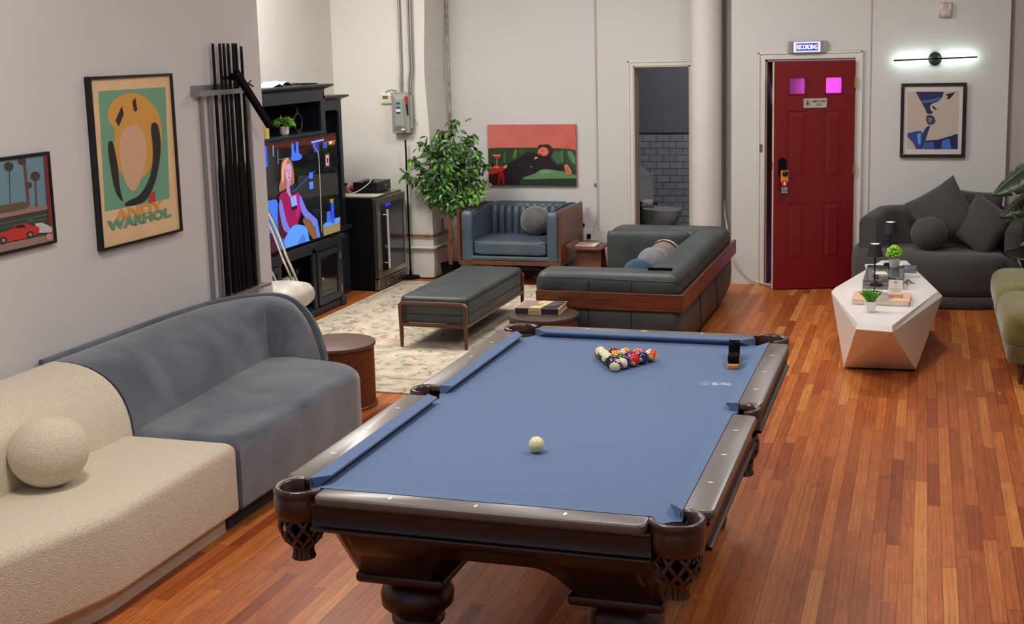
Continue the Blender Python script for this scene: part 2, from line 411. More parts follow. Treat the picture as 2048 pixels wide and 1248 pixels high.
A_TV=[((70,20,15),[(-0.582,0.862),(0.743,0.836),(0.736,0.776),(0.164,0.791),(-0.587,0.818)]),((42,40,42),[(-0.0,0.561),(0.754,0.511),(0.734,0.328),(-0.02,0.384)]),((60,105,215),[(-0.084,0.823),(-0.038,0.826),(-0.034,0.743),(-0.015,0.742),(0.0,0.829),(0.038,0.83),(0.041,0.73),(0.087,0.724),(0.082,0.682),(-0.108,0.684),(-0.082,0.741)]),((35,55,140),[(0.263,0.8),(0.393,0.798),(0.404,0.712),(0.304,0.723)]),((50,80,170),[(0.472,0.793),(0.555,0.793),(0.54,0.738),(0.469,0.741)]),((120,165,255),[(0.259,0.813),(0.489,0.818),(0.488,0.805),(0.263,0.798)]),((150,80,30),[(0.555,0.793),(0.707,0.795),(0.688,0.756),(0.572,0.757)]),((230,200,140),[(0.584,0.788),(0.645,0.789),(0.628,0.767),(0.591,0.766)]),((170,150,140),[(0.305,0.792),(0.311,0.758),(0.377,0.707),(0.375,0.503),(0.363,0.05),(0.375,0.049),(0.386,0.502),(0.389,0.707),(0.321,0.76),(0.317,0.792)]),((50,90,220),[(-0.586,0.833),(-0.475,0.836),(-0.476,0.677),(-0.603,0.68)]),((120,130,160),[(-0.387,0.834),(-0.389,0.749),(-0.372,0.748),(-0.369,0.833)]),((90,90,100),[(-0.321,0.792),(-0.323,0.681),(-0.305,0.68),(-0.303,0.791)]),((90,90,110),[(-0.299,0.713),(-0.116,0.713),(-0.118,0.719),(-0.301,0.72)]),((95,15,25),[(0.479,0.699),(0.581,0.697),(0.57,0.577),(0.481,0.579)]),((170,170,195),[(0.504,0.68),(0.56,0.679),(0.557,0.592),(0.5,0.593)]),((60,40,60),[(0.519,0.656),(0.546,0.656),(0.544,0.613),(0.52,0.613)]),((60,115,225),[(-0.491,0.422),(-0.372,0.42),(-0.353,0.368),(-0.346,0.204),(-0.282,0.081),(-0.292,-0.006),(-0.383,-0.006),(-0.439,0.168),(-0.659,0.2),(-0.634,0.415)]),((60,25,40),[(-0.66,0.188),(-0.514,0.178),(-0.418,0.133),(-0.357,-0.006),(-0.681,0.008)]),((70,20,40),[(-0.356,0.405),(-0.26,0.268),(-0.21,0.134),(-0.307,0.085),(-0.364,0.157),(-0.378,0.259)]),((120,85,50),[(0.015,0.205),(0.128,0.222),(0.251,0.173),(0.328,-0.001),(0.218,0.005),(0.127,0.085)]),((85,120,225),[(0.226,0.209),(0.288,0.168),(0.334,-0.002),(0.29,-0.003),(0.244,0.107)]),((150,95,75),[(-0.284,0.628),(-0.264,0.694),(-0.209,0.721),(-0.156,0.722),(-0.09,0.678),(-0.072,0.6),(-0.071,0.511),(-0.11,0.497),(-0.142,0.494),(-0.236,0.479),(-0.329,0.465),(-0.328,0.514),(-0.287,0.56)]),((200,150,130),[(-0.252,0.681),(-0.192,0.713),(-0.149,0.719),(-0.187,0.681),(-0.226,0.641),(-0.239,0.567),(-0.271,0.52),(-0.278,0.571)]),((185,145,180),[(-0.208,0.664),(-0.148,0.677),(-0.109,0.652),(-0.106,0.579),(-0.146,0.53),(-0.19,0.537),(-0.219,0.59)]),((90,60,90),[(-0.199,0.621),(-0.173,0.613),(-0.169,0.618),(-0.194,0.625)]),((90,60,90),[(-0.14,0.613),(-0.113,0.615),(-0.117,0.62),(-0.144,0.618)]),((170,40,70),[(-0.182,0.567),(-0.16,0.569),(-0.137,0.562),(-0.159,0.556)]),((160,110,150),[(-0.161,0.607),(-0.148,0.606),(-0.146,0.583),(-0.164,0.582)]),((165,125,165),[(-0.201,0.54),(-0.144,0.529),(-0.117,0.434),(-0.167,0.395),(-0.216,0.452)]),((140,18,80),[(-0.317,0.457),(-0.212,0.464),(-0.166,0.401),(-0.118,0.427),(-0.014,0.435),(0.026,0.359),(0.029,0.281),(-0.034,0.212),(-0.067,0.158),(-0.218,0.18),(-0.26,0.268),(-0.289,0.36),(-0.355,0.418)]),((175,20,130),[(-0.057,0.42),(-0.015,0.428),(0.017,0.347),(-0.028,0.263),(-0.093,0.22),(-0.068,0.319)]),((105,115,205),[(-0.335,0.413),(-0.295,0.398),(-0.26,0.268),(-0.217,0.186),(-0.13,0.133),(-0.173,0.109),(-0.299,0.162),(-0.332,0.252),(-0.352,0.355)]),((105,115,215),[(-0.008,0.421),(0.039,0.37),(0.106,0.271),(0.212,0.211),(0.251,0.173),(0.236,0.119),(0.203,0.127),(0.174,0.177),(0.058,0.219),(-0.002,0.298)]),((85,145,240),[(-0.307,0.085),(-0.251,0.121),(-0.146,0.182),(-0.043,0.177),(0.077,0.142),(0.113,0.087),(0.12,0.023),(0.224,0.004),(-0.092,-0.01),(-0.292,-0.009)]),((65,115,215),[(-0.058,0.047),(0.016,0.091),(0.079,0.037),(-0.086,-0.007)]),((35,40,65),[(-0.161,0.496),(-0.12,0.504),(-0.097,0.47),(-0.118,0.427),(-0.15,0.425)]),((45,70,140),[(-0.109,0.438),(-0.002,0.475),(0.303,0.572),(0.288,0.582),(-0.016,0.483),(-0.123,0.447)]),((125,155,235),[(-0.16,0.411),(-0.068,0.415),(-0.053,0.333),(-0.148,0.329)]),((15,15,20),[(-0.156,0.328),(-0.056,0.33),(-0.062,0.303),(-0.148,0.304)]),((60,115,225),[(0.172,0.566),(0.237,0.567),(0.24,0.517),(0.175,0.517)]),((75,125,225),[(0.164,0.492),(0.238,0.491),(0.237,0.432),(0.169,0.433)]),((135,125,85),[(0.375,0.109),(0.525,0.106),(0.7,0.105),(0.689,0.002),(0.378,-0.002)]),((85,145,230),[(0.376,0.113),(0.437,0.127),(0.589,0.136),(0.704,0.136),(0.699,0.095),(0.523,0.092),(0.388,0.094)]),((40,75,230),[(0.537,0.276),(0.589,0.274),(0.591,0.099),(0.534,0.103)]),((150,120,60),[(0.517,0.31),(0.586,0.307),(0.586,0.274),(0.531,0.277)]),((60,100,200),[(0.455,0.212),(0.521,0.211),(0.526,0.115),(0.442,0.12)])]
A_PAINT=[((38,62,38),[(-0.441,0.334),(-0.367,0.344),(0.06,0.346),(0.24,0.34),(0.389,0.337),(0.451,0.316),(0.444,-0.019),(-0.452,-0.028)]),((82,118,62),[(-0.189,0.241),(-0.175,0.305),(-0.159,0.334),(-0.146,0.334),(-0.151,0.287),(-0.158,0.241)]),((62,92,45),[(-0.286,0.264),(-0.257,0.322),(-0.262,0.194),(-0.282,0.211)]),((48,75,45),[(-0.13,0.288),(-0.116,0.34),(-0.055,0.34),(-0.081,0.282)]),((75,112,80),[(0.289,0.288),(0.299,0.317),(0.316,0.323),(0.318,0.208),(0.298,0.195)]),((60,92,70),[(0.196,0.265),(0.227,0.311),(0.287,0.311),(0.294,0.208),(0.26,0.19)]),((42,72,46),[(0.317,0.323),(0.389,0.336),(0.45,0.312),(0.446,0.088),(0.409,0.139),(0.339,0.208)]),((88,128,88),[(0.358,0.312),(0.406,0.312),(0.438,0.254),(0.439,0.174),(0.404,0.208),(0.369,0.266)]),((92,132,86),[(-0.1,0.04),(-0.081,0.061),(0.042,0.097),(0.061,0.132),(0.145,0.142),(0.241,0.128),(0.354,0.11),(0.446,0.085),(0.446,0.052),(0.143,0.047),(0.022,0.041)]),((110,150,110),[(0.084,0.12),(0.145,0.133),(0.217,0.121),(0.193,0.103),(0.096,0.097)]),((34,48,34),[(-0.143,0.031),(0.022,0.041),(0.446,0.052),(0.444,-0.019),(-0.144,-0.025)]),((50,10,14),[(-0.449,0.087),(-0.344,0.097),(-0.263,0.13),(-0.267,-0.026),(-0.452,-0.028)]),((150,18,22),[(-0.337,0.1),(-0.281,0.113),(-0.276,-0.026),(-0.298,-0.026),(-0.302,0.053),(-0.324,0.041),(-0.327,-0.026),(-0.347,-0.027)]),((178,32,32),[(-0.447,0.164),(-0.372,0.176),(-0.292,0.167),(-0.268,0.15),(-0.287,0.118),(-0.368,0.094),(-0.449,0.08)]),((210,70,60),[(-0.428,0.152),(-0.366,0.167),(-0.323,0.159),(-0.373,0.147)]),((28,20,26),[(-0.261,0.182),(-0.18,0.218),(-0.1,0.259),(-0.057,0.299),(0.059,0.3),(0.094,0.265),(0.178,0.274),(0.207,0.219),(0.266,0.173),(0.329,0.182),(0.337,0.15),(0.277,0.126),(0.194,0.147),(0.133,0.142),(0.079,0.132),(0.042,0.102),(-0.062,0.073),(-0.112,0.04),(-0.144,-0.025),(-0.273,-0.026),(-0.272,0.112)]),((60,26,24),[(0.063,0.357),(0.097,0.377),(0.127,0.373),(0.157,0.382),(0.192,0.369),(0.216,0.34),(0.221,0.306),(0.202,0.271),(0.16,0.258),(0.143,0.288),(0.089,0.334)]),((208,112,92),[(0.08,0.334),(0.123,0.357),(0.165,0.337),(0.178,0.3),(0.155,0.27),(0.112,0.264),(0.059,0.282),(0.07,0.311)]),((150,55,45),[(0.059,0.282),(0.083,0.297),(0.118,0.279),(0.112,0.264)]),((70,20,20),[(0.118,0.327),(0.135,0.334),(0.13,0.323)]),((170,30,30),[(0.104,0.316),(0.118,0.323),(0.119,0.31),(0.11,0.307)]),((150,70,60),[(0.146,0.323),(0.161,0.32),(0.154,0.312)]),((216,176,130),[(0.03,0.233),(0.042,0.259),(0.072,0.25),(0.054,0.241)]),((205,110,85),[(0.331,0.185),(0.356,0.191),(0.379,0.162),(0.404,0.122),(0.397,0.093),(0.369,0.08),(0.344,0.11),(0.33,0.15)]),((120,50,40),[(0.353,0.15),(0.37,0.104),(0.375,0.105),(0.358,0.151)]),((200,160,90),[(-0.011,0.171),(0.008,0.163),(0.002,0.153)]),((216,130,100),[(-0.288,0.156),(-0.267,0.176),(-0.252,0.183),(-0.239,0.168),(-0.256,0.147),(-0.281,0.144)]),((205,110,100),[(-0.4,0.28),(-0.303,0.28),(-0.317,0.257),(-0.345,0.232),(-0.373,0.255)]),((190,35,35),[(-0.383,0.264),(-0.32,0.264),(-0.344,0.237),(-0.369,0.249)]),((215,150,140),[(-0.349,0.232),(-0.351,0.155),(-0.346,0.155),(-0.344,0.232)]),((215,150,140),[(-0.373,0.155),(-0.323,0.156),(-0.33,0.148),(-0.365,0.148)])]
A_KISS=[((40,42,78),[(-0.152,0.561),(0.075,0.558),(0.062,0.506),(0.028,0.473),(-0.018,0.461),(-0.036,0.432),(-0.024,0.398),(-0.005,0.388),(-0.022,0.367),(-0.057,0.374),(-0.076,0.422),(-0.115,0.49)]),((70,95,150),[(-0.112,0.484),(-0.031,0.495),(0.062,0.516),(0.051,0.494),(-0.018,0.468),(-0.1,0.465)]),((32,32,42),[(0.082,0.536),(0.117,0.542),(0.167,0.556),(0.145,0.523),(0.115,0.491),(0.095,0.5),(0.114,0.518)]),((45,45,50),[(-0.02,0.44),(-0.0,0.436),(0.025,0.407),(0.014,0.406),(-0.008,0.419)]),((62,62,78),[(-0.06,0.364),(-0.004,0.361),(0.018,0.31),(-0.002,0.285),(-0.046,0.276),(-0.064,0.325)]),((110,110,120),[(-0.044,0.343),(-0.015,0.337),(-0.02,0.306),(-0.04,0.3)]),((45,48,82),[(-0.062,0.261),(-0.025,0.276),(-0.047,0.215),(-0.06,0.16),(-0.088,0.076),(-0.12,0.076),(-0.091,0.203)]),((48,68,130),[(-0.212,0.209),(-0.118,0.233),(-0.08,0.215),(-0.1,0.076),(-0.14,0.076),(-0.163,0.129),(-0.211,0.178)]),((90,150,230),[(-0.135,0.203),(-0.103,0.209),(-0.103,0.117),(-0.121,0.117)]),((28,36,78),[(-0.063,0.147),(0.036,0.153),(0.195,0.204),(0.199,0.076),(-0.081,0.076)]),((62,105,185),[(0.072,0.147),(0.132,0.163),(0.146,0.076),(0.068,0.076)]),((50,85,150),[(-0.063,0.135),(0.002,0.135),(0.009,0.076),(-0.077,0.076)])]
A_CAR=[((105,135,148),[(4.67,1.713),(5.057,1.708),(5.051,1.405),(4.634,1.443)]),((60,62,48),[(4.84,1.673),(4.832,1.66),(4.815,1.653),(4.794,1.655),(4.779,1.665),(4.775,1.679),(4.783,1.692),(4.8,1.698),(4.82,1.696),(4.836,1.687)]),((60,62,48),[(4.805,1.659),(4.792,1.508),(4.798,1.507),(4.811,1.658)]),((70,62,48),[(5.016,1.61),(5.008,1.597),(4.989,1.591),(4.967,1.593),(4.951,1.603),(4.946,1.618),(4.955,1.631),(4.973,1.637),(4.995,1.635),(5.011,1.625)]),((112,66,56),[(4.903,1.697),(4.907,1.483),(4.927,1.482),(4.923,1.696)]),((70,60,50),[(4.927,1.691),(4.92,1.68),(4.905,1.674),(4.887,1.676),(4.874,1.684),(4.87,1.696),(4.877,1.706),(4.892,1.712),(4.909,1.71),(4.923,1.702)]),((112,66,56),[(4.972,1.593),(4.964,1.457),(4.975,1.455),(4.984,1.592)]),((75,66,50),[(4.953,1.576),(4.947,1.567),(4.935,1.563),(4.921,1.565),(4.91,1.572),(4.907,1.581),(4.912,1.59),(4.924,1.594),(4.939,1.592),(4.949,1.586)]),((92,84,60),[(4.64,1.489),(4.723,1.507),(4.806,1.506),(4.906,1.508),(4.915,1.463),(4.638,1.471)]),((58,62,56),[(4.636,1.452),(5.044,1.451),(5.053,1.325),(4.622,1.351)]),((95,95,88),[(4.632,1.423),(5.051,1.423),(5.051,1.428),(4.632,1.427)]),((95,95,88),[(4.63,1.404),(5.054,1.405),(5.053,1.409),(4.629,1.408)]),((95,95,88),[(4.627,1.386),(4.919,1.382),(4.919,1.386),(4.627,1.39)]),((70,95,50),[(4.936,1.416),(4.931,1.409),(4.921,1.405),(4.908,1.407),(4.899,1.413),(4.896,1.422),(4.901,1.429),(4.912,1.432),(4.924,1.431),(4.934,1.425)]),((152,112,106),[(4.638,1.469),(5.042,1.472),(5.044,1.45),(4.635,1.45)]),((122,38,34),[(5.05,1.708),(5.038,1.337),(5.062,1.334),(5.073,1.707)]),((142,118,106),[(4.621,1.34),(5.061,1.329),(5.063,1.295),(4.616,1.303)]),((190,182,188),[(4.942,1.396),(4.994,1.393),(5.06,1.362),(5.059,1.336),(4.966,1.348)]),((182,54,44),[(4.625,1.371),(4.707,1.384),(4.777,1.39),(4.819,1.411),(4.878,1.406),(4.934,1.384),(4.971,1.377),(4.97,1.349),(4.913,1.334),(4.784,1.338),(4.621,1.34)]),((40,32,32),[(4.794,1.394),(4.827,1.406),(4.869,1.401),(4.876,1.386)]),((54,46,46),[(4.748,1.345),(4.741,1.335),(4.728,1.331),(4.712,1.333),(4.7,1.342),(4.697,1.353),(4.703,1.363),(4.716,1.367),(4.732,1.365),(4.744,1.356)]),((150,140,135),[(4.734,1.347),(4.731,1.343),(4.725,1.34),(4.717,1.342),(4.712,1.346),(4.71,1.351),(4.713,1.355),(4.719,1.358),(4.727,1.357),(4.732,1.353)]),((54,46,46),[(4.929,1.345),(4.922,1.336),(4.909,1.331),(4.893,1.334),(4.881,1.342),(4.877,1.353),(4.883,1.362),(4.897,1.367),(4.913,1.364),(4.925,1.356)]),((150,140,135),[(4.914,1.347),(4.912,1.343),(4.905,1.341),(4.898,1.342),(4.893,1.346),(4.891,1.351),(4.894,1.355),(4.9,1.357),(4.907,1.356),(4.913,1.352)]),((205,130,120),[(5.057,1.316),(5.051,1.308),(5.038,1.304),(5.024,1.306),(5.012,1.313),(5.009,1.323),(5.015,1.332),(5.027,1.336),(5.042,1.334),(5.053,1.326)])]
A_POST=[((110,158,128),[(0.02,0.85),(0.616,0.849),(0.582,0.239),(-0.002,0.242)]),((208,152,70),[(0.138,0.654),(0.086,0.689),(0.08,0.753),(0.158,0.812),(0.306,0.838),(0.433,0.8),(0.531,0.728),(0.558,0.625),(0.533,0.502),(0.447,0.442),(0.362,0.383),(0.245,0.351),(0.16,0.404),(0.104,0.528)]),((206,166,132),[(0.19,0.639),(0.304,0.675),(0.391,0.614),(0.4,0.502),(0.343,0.385),(0.258,0.306),(0.191,0.357),(0.166,0.447),(0.151,0.545)]),((45,42,38),[(0.299,0.784),(0.329,0.805),(0.34,0.739),(0.311,0.729)]),((45,42,38),[(0.143,0.696),(0.206,0.767),(0.218,0.724),(0.166,0.662)]),((45,42,38),[(0.445,0.666),(0.523,0.661),(0.536,0.525),(0.477,0.371),(0.397,0.278),(0.326,0.242),(0.159,0.246),(0.18,0.271),(0.312,0.288),(0.419,0.377),(0.459,0.508)]),((45,42,38),[(0.059,0.585),(0.105,0.602),(0.133,0.472),(0.134,0.342),(0.161,0.262),(0.097,0.324),(0.069,0.456)]),((192,60,50),[(0.393,0.29),(0.444,0.295),(0.445,0.236),(0.382,0.235)])]
# ---------------------------------------------------------------- materials used
m_wall = mat('white_plaster', (196, 195, 193), 0.75, var=0.02, vscale=1.5, bump=0.25, bscale=9, spec=0.3)
m_wallc = mat('cream_plaster', (208, 205, 198), 0.75, var=0.02, vscale=1.5, bump=0.15, bscale=9, spec=0.3)
m_trim = mat('white_gloss_paint', (204, 200, 195), 0.45, bump=0.1, bscale=20)
m_floor = floor_mat()
m_black = mat('black_plastic', (14, 14, 15), 0.35)
m_matteblack = mat('matte_black', (7, 7, 8), 0.8, spec=0.12)
m_steel = mat('brushed_steel', (170, 168, 165), 0.32, 1.0, var=0.1, vscale=20, stretch=(1, 1, 30))
m_chrome = mat('chrome', (225, 225, 225), 0.08, 1.0)
m_brass = mat('brass', (200, 160, 80), 0.3, 1.0)
m_alu = mat('grey_aluminium', (160, 160, 162), 0.4, 0.8)
m_walnut = wood('walnut', (72, 40, 24), (98, 58, 36), 0.35)
m_walnut2 = wood('red_walnut', (84, 40, 20), (118, 60, 32), 0.35)
m_mahog = mat('dark_mahogany', (30, 11, 7), 0.3, col2=(42, 16, 10), vscale=2, stretch=(4, 4, 40), coat=0.15)
m_railwood = mat('brown_rail_wood', (88, 77, 72), 0.38, spec=0.9, coat=0.5)
m_leather_brown = mat('brown_pocket_leather', (58, 26, 20), 0.3, var=0.15, vscale=30, bump=0.15, bscale=120, coat=0.3)
m_felt = felt_mat()
m_green_leather = mat('dark_green_leather', (58, 66, 64), 0.5, col2=(46, 54, 53), vscale=6, bump=0.2, bscale=14)
m_blue_leather = mat('slate_blue_leather', (58, 72, 84), 0.42, col2=(72, 86, 98), vscale=5, bump=0.12, bscale=18)
m_velvet = mat('blue_grey_velvet', (68, 76, 88), 0.85, col2=(98, 104, 112), vscale=3.4, sheen=0.5, spec=0.1, bump=0.25, bscale=6, dist=0.5)
m_boucle = mat('cream_boucle', (198, 184, 160), 0.95, col2=(226, 214, 194), vscale=170, bump=0.55, bscale=190, spec=0.05, sheen=0.3)
m_dkfab = mat('charcoal_fabric', (64, 62, 60), 0.95, col2=(78, 76, 72), vscale=140, bump=0.5, bscale=150, spec=0.05, sheen=0.2)
m_olive = mat('olive_velvet', (98, 92, 48), 0.9, col2=(120, 112, 62), vscale=8, sheen=0.4, spec=0.1)
m_navy = mat('navy_black_paint', (30, 37, 48), 0.4, var=0.1, vscale=6)
m_navyin = mat('shaded_cabinet_inside', (9, 11, 15), 0.7, spec=0.1)  # darkened navy, paints in the shade inside the cabinet
m_white = mat('white_lacquer', (232, 228, 224), 0.28, spec=0.5)
m_glass = mat('dark_glass', (20, 22, 26), 0.06, spec=0.8)
m_clear = mat('clear_glass', (235, 240, 240), 0.02, trans=1.0)
m_red = mat('red_door_paint', (112, 2, 10), 0.42, var=0.03, vscale=4)
m_cord = mat('white_cord', (200, 190, 175), 0.6)
m_leaf = mat('ficus_leaf', (26, 56, 22), 0.4, col2=(58, 98, 38), vscale=7)
m_leaf_bright = mat('bright_leaf', (110, 170, 30), 0.5, col2=(150, 205, 60), vscale=30)
m_grassy = mat('grass_green', (60, 130, 30), 0.5, col2=(110, 180, 60), vscale=40)
m_monstera = mat('monstera_leaf', (20, 40, 14), 0.35, var=0.15, vscale=8)
m_bark = mat('ficus_bark', (110, 62, 36), 0.8, col2=(140, 84, 50), vscale=20)
m_porc = mat('porcelain', (205, 203, 196), 0.1)
m_paper = mat('paper', (222, 216, 204), 0.8)

# ---------------------------------------------------------------- room
struct(MB().box(-5.6, -1.2, -0.08, 3.4, 11.9, 0).build('floor', m_floor, smooth=0))
H = 3.7
struct(MB().box(-5.6, -1.2, H, 3.4, 11.9, H+0.1).build('ceiling', m_wall, smooth=0))
struct(MB().box(-4.2, -1.2, 0, -4.0, 7.19, H).build('wall_left', mat('grey_white_plaster', (202, 198, 197), 0.75, var=0.02, vscale=1.5, bump=0.2, bscale=7, spec=0.3), smooth=0))
struct(MB().box(-5.6, 6.99, 0, -4.2, 7.19, H).build('wall_alcove_near', m_wallc, smooth=0))
struct(MB().box(-5.6, 7.19, 0, -5.42, 11.14, H).build('wall_alcove_side', m_wallc, smooth=0))
# chimney-like pier with a hand-plastered, slightly wavy corner
b = MB(); nz = 26; rings = []
for k in range(nz+1):
    z = H*k/nz; w = 0.012*math.sin(z*2.3)+0.008*math.sin(z*5.1+1)
    x1 = -4.462+w*0.9; yf = 11.14+w*0.3
    rings.append([(-5.6, 11.14, z), (x1-0.012, yf, z), (x1-0.003, yf+0.003, z), (x1, yf+0.012, z), (x1+0.002, 11.85, z), (-5.6, 11.85, z)])
b.sweep(rings); struct(b.build('wall_pier', m_wallc, smooth=50))
DL, DR, DT = -2.61, -2.068, 1.963        # toilet doorway
b = MB().box(-4.5, 11.67, 0, DL, 11.85, H).box(DL, 11.67, DT, DR, 11.85, H).box(DR, 11.67, 0, -1.3, 11.85, H)
struct(b.build('wall_back', m_wall, smooth=0))
EL, ER, ET = -1.345, -0.575, 2.005       # red door opening
b = MB().box(-1.64, 11.32, 0, EL, 11.67, H).box(EL, 11.32, ET, ER, 11.67, H).box(ER, 11.32, 0, 0.665, 11.67, H)
struct(b.build('wall_door', m_wall, smooth=0))
struct(MB().box(0.665, 11.42, 0, 0.84, 11.67, H).box(0.84, 11.6, 0, 3.4, 11.85, H).build('wall_back_right', mat('shaded_plaster', (196, 188, 186), 0.8, var=0.02, vscale=2), smooth=0))
struct(MB().box(3.2, -1.2, 0, 3.4, 11.6, H).build('wall_right', m_wall, smooth=0))
# toilet room
struct(MB().box(-3.9, 11.85, -0.08, -1.5, 14.2, 0).build('floor_toilet', mat('toilet_floor', (90, 88, 86), 0.5, var=0.1), smooth=0))
struct(MB().box(-3.9, 14.1, 1.172, -1.5, 14.25, 2.7).build('wall_toilet_back', mat('grey_toilet_paint', (150, 148, 150), 0.8, var=0.04, vscale=1.2), smooth=0))
struct(MB().box(-3.9, 14.085, 0, -1.5, 14.1, 1.165).build('wall_toilet_tiles', tile_mat(), smooth=0, loc=(0, 0, 0)))
struct(MB().box(-3.9, 14.08, 1.165, -1.5, 14.1, 1.175).build('trim_3', flat((40, 40, 44), 0.5), smooth=0))
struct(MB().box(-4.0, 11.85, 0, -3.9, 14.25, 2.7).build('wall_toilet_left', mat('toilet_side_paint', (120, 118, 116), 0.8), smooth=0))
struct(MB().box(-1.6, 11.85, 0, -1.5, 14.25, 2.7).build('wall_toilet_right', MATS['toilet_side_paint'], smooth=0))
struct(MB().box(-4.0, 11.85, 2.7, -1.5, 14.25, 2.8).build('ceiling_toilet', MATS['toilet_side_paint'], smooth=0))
area('toilet_fill_light', (-2.4, 13.0, 2.6), (0, 0, 0), 0.3, 9, (0.85, 0.9, 1.0))  # fill light without a fixture, added to brighten the toilet room
# studio behind the red door
mdk = mat('black_acoustic_wall', (10, 8, 10), 0.95)
b = MB().box(-1.9, 11.67, -0.08, 0.6, 14.0, 0)
struct(b.build('floor_studio', mat('studio_carpet', (150, 120, 150), 0.9, var=0.2, vscale=3), smooth=0))
struct(MB().box(-2.0, 13.4, 0, 0.6, 13.5, 2.6).box(-1.5, 11.67, 0, -1.44, 13.4, 2.6).box(0.5, 11.67, 0, 0.6, 13.4, 2.6).box(-2.0, 11.67, 2.6, 0.6, 13.5, 2.7).build('wall_studio', mdk, smooth=0))
area('studio_magenta_lamp', (-0.88, 12.6, 1.75), (-PI/2, 0, 0), 0.3, 0.11, (1.0, 0.10, 0.80), spread=math.radians(34))
area('studio_floor_lamp', (-1.0, 12.7, 0.9), (0, 0, 0), 0.3, 5, (1.0, 0.08, 0.8), spread=math.radians(110))
# trims
def casing(n, x0, x1, zt, y, w, d, m=m_trim):
    b = MB().box(x0-w, y-d, 0, x0, y, zt+w).box(x1, y-d, 0, x1+w, y, zt+w).box(x0, y-d, zt, x1, y, zt+w)
    b.box(x0-w, y-d-0.008, 0, x0-w+0.018, y-d, zt+w).box(x1+w-0.018, y-d-0.008, 0, x1+w, y-d, zt+w).box(x0-w, y-d-0.008, zt+w-0.018, x1+w, y-d, zt+w)
    return struct(b.build('trim_%d' % n, m, smooth=0, bevel=0.003))
casing(1, DL, DR, DT, 11.67, 0.05, 0.014)
casing(2, EL, ER, ET, 11.32, 0.062, 0.016)
# the door frame jambs of the red door
struct(MB().box(EL, 11.32, 0, EL+0.018, 11.67, ET).box(ER-0.018, 11.34, 0, ER, 11.67, ET).box(EL, 11.32, ET-0.018, ER, 11.67, ET).box(EL, 11.30, 0, ER, 11.67, 0.012).build('trim_4', mat('magenta_lit_jamb', (170, 140, 145), 0.5), smooth=0))  # pink in the jamb colour paints in the magenta light behind the door
struct(MB().box(DL-0.001, 11.66, 0, DL+0.015, 11.85, DT).box(DR-0.015, 11.66, 0, DR+0.001, 11.85, DT).box(DL, 11.66, DT-0.012, DR, 11.85, DT+0.001).build('trim_5', mat('jamb_cream', (180, 168, 150), 0.5), smooth=0))
# seam strip at right of the red door
struct(MB().box(-0.452, 11.314, 0, -0.446, 11.32, H).build('trim_6', flat((150, 142, 140)), smooth=0))
# strike plate on the left casing
o = MB().box(-0.014, -0.002, -0.035, 0.014, 0, 0.035).box(-0.006, -0.003, -0.02, 0.006, -0.0019, 0.02).build('strike_plate', mat('worn_brown_metal', (120, 84, 70), 0.5, 0.3, var=0.3, vscale=60), loc=(-1.378, 11.304, 1.23))
tag(o, 'small worn brown strike plate on the left casing of the red door', 'strike plate')
# round column
b = MB().lathe([(0.137, 0), (0.137, H)], seg=48)
struct(b.build('column', mat('column_paint', (206, 200, 197), 0.6, var=0.02, vscale=3), loc=(-1.895, 11.50, 0)))

# ---------------------------------------------------------------- red door
HX, HY = -0.585, 11.318; DW = 0.70
ang = math.atan2(-(11.318-11.10), 0.655)
door = struct(bpy.data.objects.new('door_1', None)); C.objects.link(door); door.location = (HX, HY, 0); door.rotation_euler = (0, 0, -math.asin(0.205/DW)+0)
# local: x from 0 (hinge) to -DW (free edge); front face at y=-0.04; rotation swings the free edge towards the room
door.rotation_euler = (0, 0, math.asin(0.215/DW))
Z0, Z1 = 0.012, 1.985
px = [(-0.58, -0.415), (-0.265, -0.10)]       # panel columns (local x)
rows = [(1.70, 1.855), (0.975, 1.565), (0.262, 0.765)]
b = MB()
xs = [-DW, px[0][0], px[0][1], px[1][0], px[1][1], 0]; zs = [Z0, rows[2][0], rows[2][1], rows[1][0], rows[1][1], rows[0][0], rows[0][1], Z1]
for i in range(5):
    for j in range(7):
        hole = i in (1, 3) and j in (1, 3, 5)
        if not hole: b.box(xs[i], -0.04, zs[j], xs[i+1], 0.0, zs[j+1])
        elif j != 5:
            x0, x1, z0, z1 = xs[i], xs[i+1], zs[j], zs[j+1]
            b.box(x0, -0.033, z0, x1, -0.006, z1)
            b.hexa([(x0+0.02, -0.033, z0+0.02), (x1-0.02, -0.033, z0+0.02), (x1-0.02, -0.033, z1-0.02), (x0+0.02, -0.033, z1-0.02)],
                   [(x0+0.045, -0.036, z0+0.045), (x1-0.045, -0.036, z0+0.045), (x1-0.045, -0.036, z1-0.045), (x0+0.045, -0.036, z1-0.045)])
        else:
            x0, x1, z0, z1 = xs[i], xs[i+1], zs[j], zs[j+1]
            for a0, a1, c0, c1 in ((x0, x1, z0, z0+0.012), (x0, x1, z1-0.012, z1), (x0, x0+0.012, z0, z1), (x1-0.012, x1, z0, z1)):
                b.box(a0, -0.046, c0, a1, 0.0, c1)
b.build('door_panel', m_red, door, smooth=0)
MB().box(-DW-0.004, -0.0405, Z0, -DW+0.0006, 0.0005, Z1).build('door_edge', mat('cream_edge_paint', (196, 186, 172), 0.6, var=0.1, vscale=12), door, smooth=0)
for (x0, x1), c in zip(px, ((150, 90, 140), (215, 90, 190))):
    g = mat('rough_window_glass', (200, 150, 195), 0.4, trans=0.9)
    MB().box(x0+0.012, -0.022, 1.712, x1-0.012, -0.016, 1.843).build('window_pane', g, door, smooth=0)
hz = (1.80, 1.05, 0.29)
for z in hz: MB().box(-0.012, -0.046, z-0.045, 0.004, -0.038, z+0.045).cyl((0.0, -0.048, z-0.045), 0.006, 0.09, 10).build('hinge', m_brass, door)
kx = -0.625
